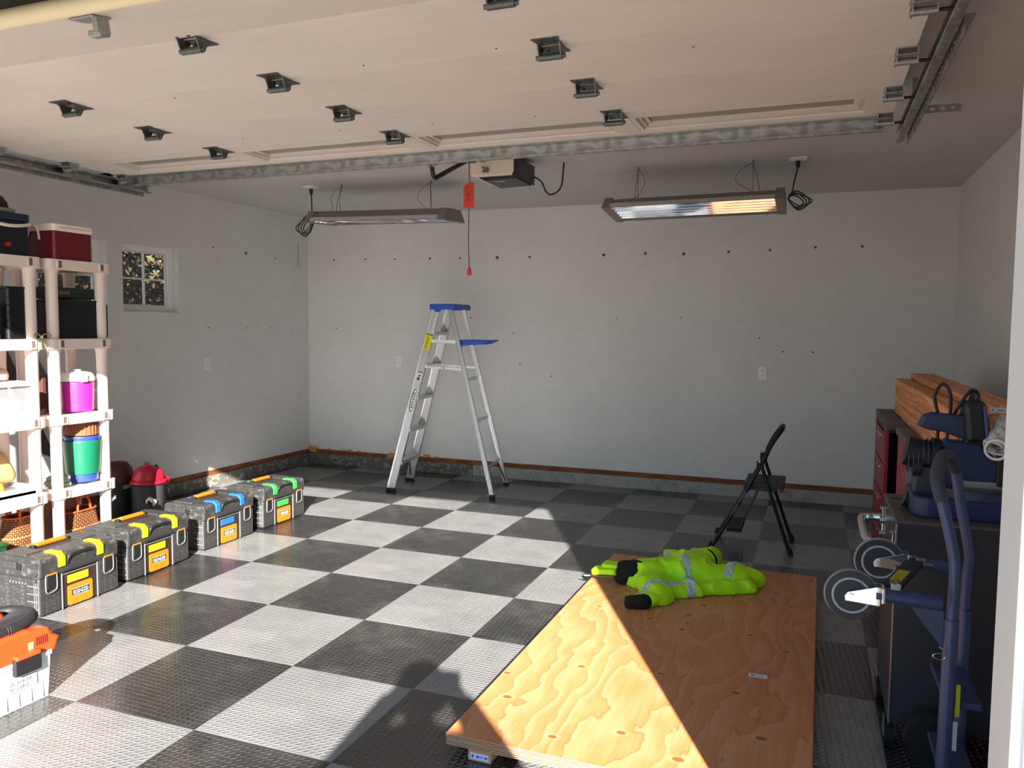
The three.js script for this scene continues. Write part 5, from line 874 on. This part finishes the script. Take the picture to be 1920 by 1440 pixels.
{ // convertible hand truck standing upright, its casters sticking out
  const t = thing('hand_truck', 'blue grey tubular hand truck with chrome casters beside the white door casing', 'hand truck', [3.75, 0, 0.7]);
  const tb = mat(0x4a5372, 0.4, { metalness: 0.25 }), tb2 = mat(0x40486a, 0.4, { metalness: 0.25 });
  part('frame_tube', tube([[0, 0.03, 0.16], [-0.003, 0.2, 0.155], [0, 0.432, 0.15], [0.005, 0.663, 0.15], [0.006, 0.80, 0.15], [-0.002, 0.873, 0.15], [-0.034, 1.01, 0.145], [-0.048, 1.075, 0.12], [-0.030, 1.125, 0.05], [0.0, 1.125, -0.04], [0.036, 1.075, -0.12], [0.063, 0.944, -0.15], [0.094, 0.79, -0.15], [0.091, 0.72, -0.15], [0.088, 0.57, -0.15], [0.09, 0.2, -0.15], [0.09, 0.03, -0.15]], 0.0165, 160, 14), tb, t);
  part('sleeve', [rod([0.004, 0.66, 0.15], [-0.003, 0.10, 0.157], 0.0205, 18), rod([0.09, 0.60, -0.15], [0.09, 0.10, -0.15], 0.0195, 18)], tb, t);
  part('handle_pad', tube([[-0.034, 1.01, 0.145], [-0.048, 1.075, 0.12], [-0.030, 1.125, 0.05], [0.0, 1.125, -0.04], [0.036, 1.075, -0.12]], 0.0195, 50, 14), mat(0x3a3d47, 0.7), t);
  for (const [x, y, z, L] of [[-0.197, 0.728, 0.2, 0.165], [-0.10, 0.764, -0.08, 0.14]]) {
    part('caster_arm', rod([x, y, z], [x + L, y - 0.008, z], 0.021, 20), tb2, t);
    part('collar', rod([x - 0.012, y, z], [x + 0.004, y, z], 0.026, 20), tb, t);
    const wx = x - 0.08, wy = y - 0.010;
    const w = part('caster_wheel', [cylZ(0.074, 0.030, 44, wx, wy, z)], mat(0x2b2c30, 0.55), t);
    part('tyre', [new THREE.TorusGeometry(0.066, 0.0125, 12, 48).translate(wx, wy, z)], mat(0x84858a, 0.3), w);
    part('rim_ring', [new THREE.TorusGeometry(0.052, 0.004, 8, 44).translate(wx, wy, z + 0.014)], mat(0xa9aaae, 0.3), w);
    for (const s of [-1, 1]) part('fork', extr(shape([[-0.016, -0.014], [0.078, -0.020], [0.082, 0.034], [0.07, 0.036], [-0.010, 0.012], [-0.018, 0.0]]), 0.003, 0.001).translate(wx, wy, z + s * 0.021 - 0.0015), M.chrome, t);
    part('axle', cylZ(0.009, 0.056, 16, wx, wy, z), M.chrome, t);
    part('swivel', [rbox(0.012, 0.05, 0.05, 0.004, wx + 0.088, wy + 0.01, z), cylX(0.02, 0.012, 20, wx + 0.098, wy + 0.01, z)], M.chrome, t);
  }
  part('cross_bar', bar([-0.165, 0.742, 0.17], [-0.07, 0.768, -0.07], 0.05, 0.018), mat(0x22252e, 0.5), t);
  part('caution_label', bar([-0.152, 0.7545, 0.135], [-0.117, 0.7645, 0.045], 0.034, 0.002), mat(0xb0a518, 0.5), t);
  part('clamp_bolt', [rbox(0.03, 0.03, 0.03, 0.004, -0.155, 0.752, 0.19), cylZ(0.008, 0.05, 10, -0.15, 0.762, 0.19)], M.steel, t);
  part('clamp_bolt', [rbox(0.028, 0.028, 0.028, 0.004, -0.06, 0.772, -0.06), cylX(0.008, 0.05, 10, -0.05, 0.765, -0.05)], M.steel, t);
  part('gusset_plate', extr(shape([[-0.115, 0.695], [-0.018, 0.684], [-0.018, 0.565], [-0.03, 0.585]]), 0.004).translate(0, 0, 0.15), tb, t);
  part('spring_pin', [new THREE.TorusGeometry(0.016, 0.0025, 8, 24).scale(1, 0.55, 1).translate(-0.03, 0.555, 0.185), rod([-0.03, 0.58, 0.175], [-0.012, 0.57, 0.175], 0.003, 8)], M.chrome, t);
  part('warning_strip', rbox(0.012, 0.10, 0.003, 0.001, 0.028, 0.42, 0.165), mat(0xa8b01c, 0.5), t);
  part('serial_strip', rbox(0.012, 0.09, 0.003, 0.001, 0.024, 0.31, 0.165), mat(0xb9bcc0, 0.5), t);
  part('back_plate', [rbox(0.10, 0.02, 0.30, 0.004, 0.045, 0.40, 0), rbox(0.10, 0.02, 0.30, 0.004, 0.045, 0.16, 0)], tb2, t);
  part('toe_plate', rbox(0.20, 0.008, 0.36, 0.003, 0.12, 0.008, 0), tb2, t);
  for (const s of [-1, 1]) part('main_wheel', [cylZ(0.10, 0.05, 36, 0.03, 0.101, s * 0.21)], M.blackRubber, t);
}

// ================================================================ outside: trees behind the left windows
{
  const leafG = (() => { const g = new THREE.PlaneGeometry(0.09, 0.05, 2, 1), p = g.attributes.position; for (let i = 0; i < p.count; i++) { const x = p.getX(i); p.setY(i, p.getY(i) * (Math.abs(x) > 0.01 ? 0.25 : 1)); p.setZ(i, -Math.abs(x) * 0.3); } g.computeVertexNormals(); return g; })();
  const leafM = phys(0xffffff, 0.75, { side: THREE.DoubleSide });
  function tree(label, x, z, h, r, n, tones) {
    const t = thing('garden_tree', label, 'tree', [x, -0.24, z], 0, 'trees outside the left windows'), bark = mat(0x4a3a2c, 0.9);
    part('trunk', tube([[0, 0, 0], [0.05, h * 0.3, 0.05], [-0.05, h * 0.6, 0.0], [0.02, h * 0.9, 0.05]], 0.07, 24, 10), bark, t);
    for (let k = 0; k < 9; k++) { const a = k * 2.4, y = h * (0.25 + 0.07 * k); part('branch', tube([[0, y, 0], [Math.cos(a) * r * 0.4, y + 0.3, Math.sin(a) * r * 0.4], [Math.cos(a) * r * 0.85, y + 0.5, Math.sin(a) * r * 0.85]], 0.022, 12, 6), bark, t); }
    const im = new THREE.InstancedMesh(leafG, leafM, n), m = new THREE.Matrix4(), q = new THREE.Quaternion(), c = new THREE.Color();
    for (let i = 0; i < n; i++) {
      const a = rnd() * Math.PI * 2, u = Math.sqrt(rnd()), y = 0.5 + rnd() * (h - 0.4), f = r * (0.55 + 0.45 * Math.sin(Math.PI * clamp(y / h)));
      q.setFromEuler(new THREE.Euler(rnd() * 6.3, rnd() * 6.3, rnd() * 6.3));
      const s = 0.5 + rnd() * 0.7; m.compose(V(Math.cos(a) * u * f, y, Math.sin(a) * u * f), q, V(s, s, s)); im.setMatrixAt(i, m);
      const k = tones[Math.floor(rnd() * tones.length)]; c.set(k).multiplyScalar(0.35 + 0.4 * rnd()); im.setColorAt(i, c);
    }
    im.name = 'foliage'; im.userData.kind = 'stuff'; im.castShadow = im.receiveShadow = true; t.add(im);
  }
  const tones = [0x5f5430, 0x6b5a34, 0x7a5a38, 0x4e4c2c, 0x87603f, 0x57602f];
  tree('brownish leafy tree seen through the small square window', -4.6, -3.9, 4.4, 1.7, 38000, tones);
  tree('olive leafy tree behind the half hidden window', -4.5, -1.6, 4.4, 1.7, 38000, tones);
  tree('far leafy tree filling the gap behind the nearer trees', -6.8, -5.6, 5.2, 2.4, 30000, tones);
}
// ================================================================ the person who takes the photograph, outside behind the camera
{
  const t = thing('person', 'person in a dark jacket and jeans holding up a phone with both hands', 'person', [3.42, 0, 3.85], 20.78 * D2R);
  // local frame: -z is where the person faces, +x their right hand side
  const skin = mat(0xb98468, 0.6), coat = mat(0x2d3340, 0.85), jean = mat(0x35405a, 0.85), hairM = mat(0x2a1e18, 0.8);
  const B = [];
  const add = (a, b, ra, rb) => B.push(capsule(a, b, ra, rb));
  const HY = 1.60;                                            // head centre
  for (const s of [-1, 1]) {
    add([s * 0.10, 0.93, 0.03], [s * 0.12, 0.50, 0.0], 0.105, 0.07); add([s * 0.12, 0.50, 0.0], [s * 0.13, 0.10, 0.05], 0.066, 0.045); add([s * 0.13, 0.05, 0.06], [s * 0.145, 0.04, -0.11], 0.045, 0.04);
    add([s * 0.17, 1.40, 0.03], [s * 0.34, 1.20, -0.16], 0.066, 0.052); add([s * 0.34, 1.20, -0.16], [s * 0.115, 1.47, -0.325], 0.05, 0.034);
    add([0, 1.38, 0.03], [s * 0.165, 1.40, 0.03], 0.10, 0.075);
  }
  add([0, 0.97, 0.03], [0, 1.18, 0.02], 0.145, 0.14); add([0, 1.18, 0.02], [0, 1.36, 0.03], 0.15, 0.13); add([0, 1.36, 0.03], [0, 1.50, 0.02], 0.07, 0.058);
  const head = [capsule([0, HY + 0.03, 0.01], [0, HY + 0.035, -0.01], 0.095, 0.09), capsule([0, HY - 0.02, -0.02], [0, HY - 0.085, -0.05], 0.075, 0.045), capsule([0, HY - 0.005, -0.095], [0, HY - 0.035, -0.112], 0.011, 0.015), capsule([0.09, HY, 0.01], [0.092, HY - 0.03, 0.015], 0.016, 0.012), capsule([-0.09, HY, 0.01], [-0.092, HY - 0.03, 0.015], 0.016, 0.012), capsule([-0.022, HY - 0.068, -0.095], [0.022, HY - 0.068, -0.095], 0.008, 0.008)];
  const hf = sunion(head, 0.03), hb = (x, y, z) => Math.max(hf(x, y, z), -capsule([-0.034, HY + 0.01, -0.105], [-0.03, HY + 0.01, -0.105], 0.012, 0.012)(x, y, z), -capsule([0.034, HY + 0.01, -0.105], [0.03, HY + 0.01, -0.105], 0.012, 0.012)(x, y, z));
  // hands: palm, four fingers and a thumb at each end of the phone, behind its lens
  const hands = []; const lensZ = -0.395;
  for (const s of [-1, 1]) {
    const px = s * 0.098, py = 1.497, pz = lensZ + 0.050;
    hands.push(capsule([s * 0.115, 1.468, -0.325], [px, py - 0.01, pz + 0.012], 0.032, 0.028), capsule([px, py - 0.02, pz + 0.012], [px, py + 0.03, pz + 0.014], 0.024, 0.02));
    for (let k = 0; k < 4; k++) { const y = py - 0.028 + k * 0.021, L = [0.036, 0.044, 0.046, 0.04][k]; hands.push(capsule([px, y, pz + 0.006], [px - s * 0.004, y + 0.003, pz - 0.014], 0.0095, 0.009), capsule([px - s * 0.004, y + 0.003, pz - 0.014], [px - s * L, y + 0.005, pz - 0.018], 0.009, 0.0075)); }
    hands.push(capsule([px, py - 0.02, pz + 0.02], [px - s * 0.02, py - 0.005, pz + 0.030], 0.012, 0.010), capsule([px - s * 0.02, py - 0.005, pz + 0.030], [px - s * 0.045, py + 0.012, pz + 0.026], 0.010, 0.008));
  }
  const bodyF = sunion(B, 0.04);
  part('body', mergeGeometries([surf(bodyF, [-0.46, -0.01, -0.42], [0.46, 1.6, 0.24], 0.016), surf(hb, [-0.13, HY - 0.17, -0.15], [0.13, HY + 0.15, 0.13], 0.006), surf(sunion(hands, 0.008), [-0.17, 1.40, -0.38], [0.17, 1.57, -0.27], 0.005)]), skin, t);
  const shellF = (lim, off) => (x, y, z) => { const e = lim(x, y, z); if (e > 0.06) return e; return Math.max(bodyF(x, y, z) - off, e); };
  part('coat', surf(shellF((x, y, z) => Math.max(0.86 - y, y - 1.475, Math.hypot(x, y - 1.5) < 0.07 ? 0.01 : -1, -z - 0.315), 0.014), [-0.47, 0.82, -0.40], [0.47, 1.55, 0.26], 0.016), coat, t);
  part('jeans', surf(shellF((x, y) => Math.max(y - 0.90, 0.09 - y), 0.012), [-0.28, 0.06, -0.16], [0.28, 0.95, 0.22], 0.016), jean, t);
  for (const s of [-1, 1]) part('shoe', surf(sunion([capsule([s * 0.13, 0.045, 0.075], [s * 0.147, 0.04, -0.14], 0.054, 0.045)], 0.02), [s * 0.14 - 0.09, 0.0, -0.22], [s * 0.14 + 0.09, 0.12, 0.16], 0.012), mat(0x222226, 0.7), t);
  part('hair', surf((x, y, z) => Math.max(hf(x, y, z) - 0.016, 0.35 * (z + 0.075) * -1 + 0 * x - (y - HY - 0.055) - 0.9 * Math.max(0, z + 0.02)), [-0.14, HY - 0.10, -0.14], [0.14, HY + 0.17, 0.15], 0.009), hairM, t);
  const ph = thing('phone', 'black phone held sideways by the person outside the garage', 'phone', [3.335 + 0.354 * 0.014, 1.518 - 0.0, 3.467 + 0.933 * 0.014], 20.78 * D2R);
  part('case', extr(roundRect(0.158, 0.075, 0.008), 0.007, 0.001).translate(0.0, -0.02, 0.003), M.black, ph);
  part('screen', box(0.148, 0.066, 0.001, 0, -0.02, 0.0115), mat(0x0a0a0c, 0.1), ph);
}
renderer.render(scene, camera);
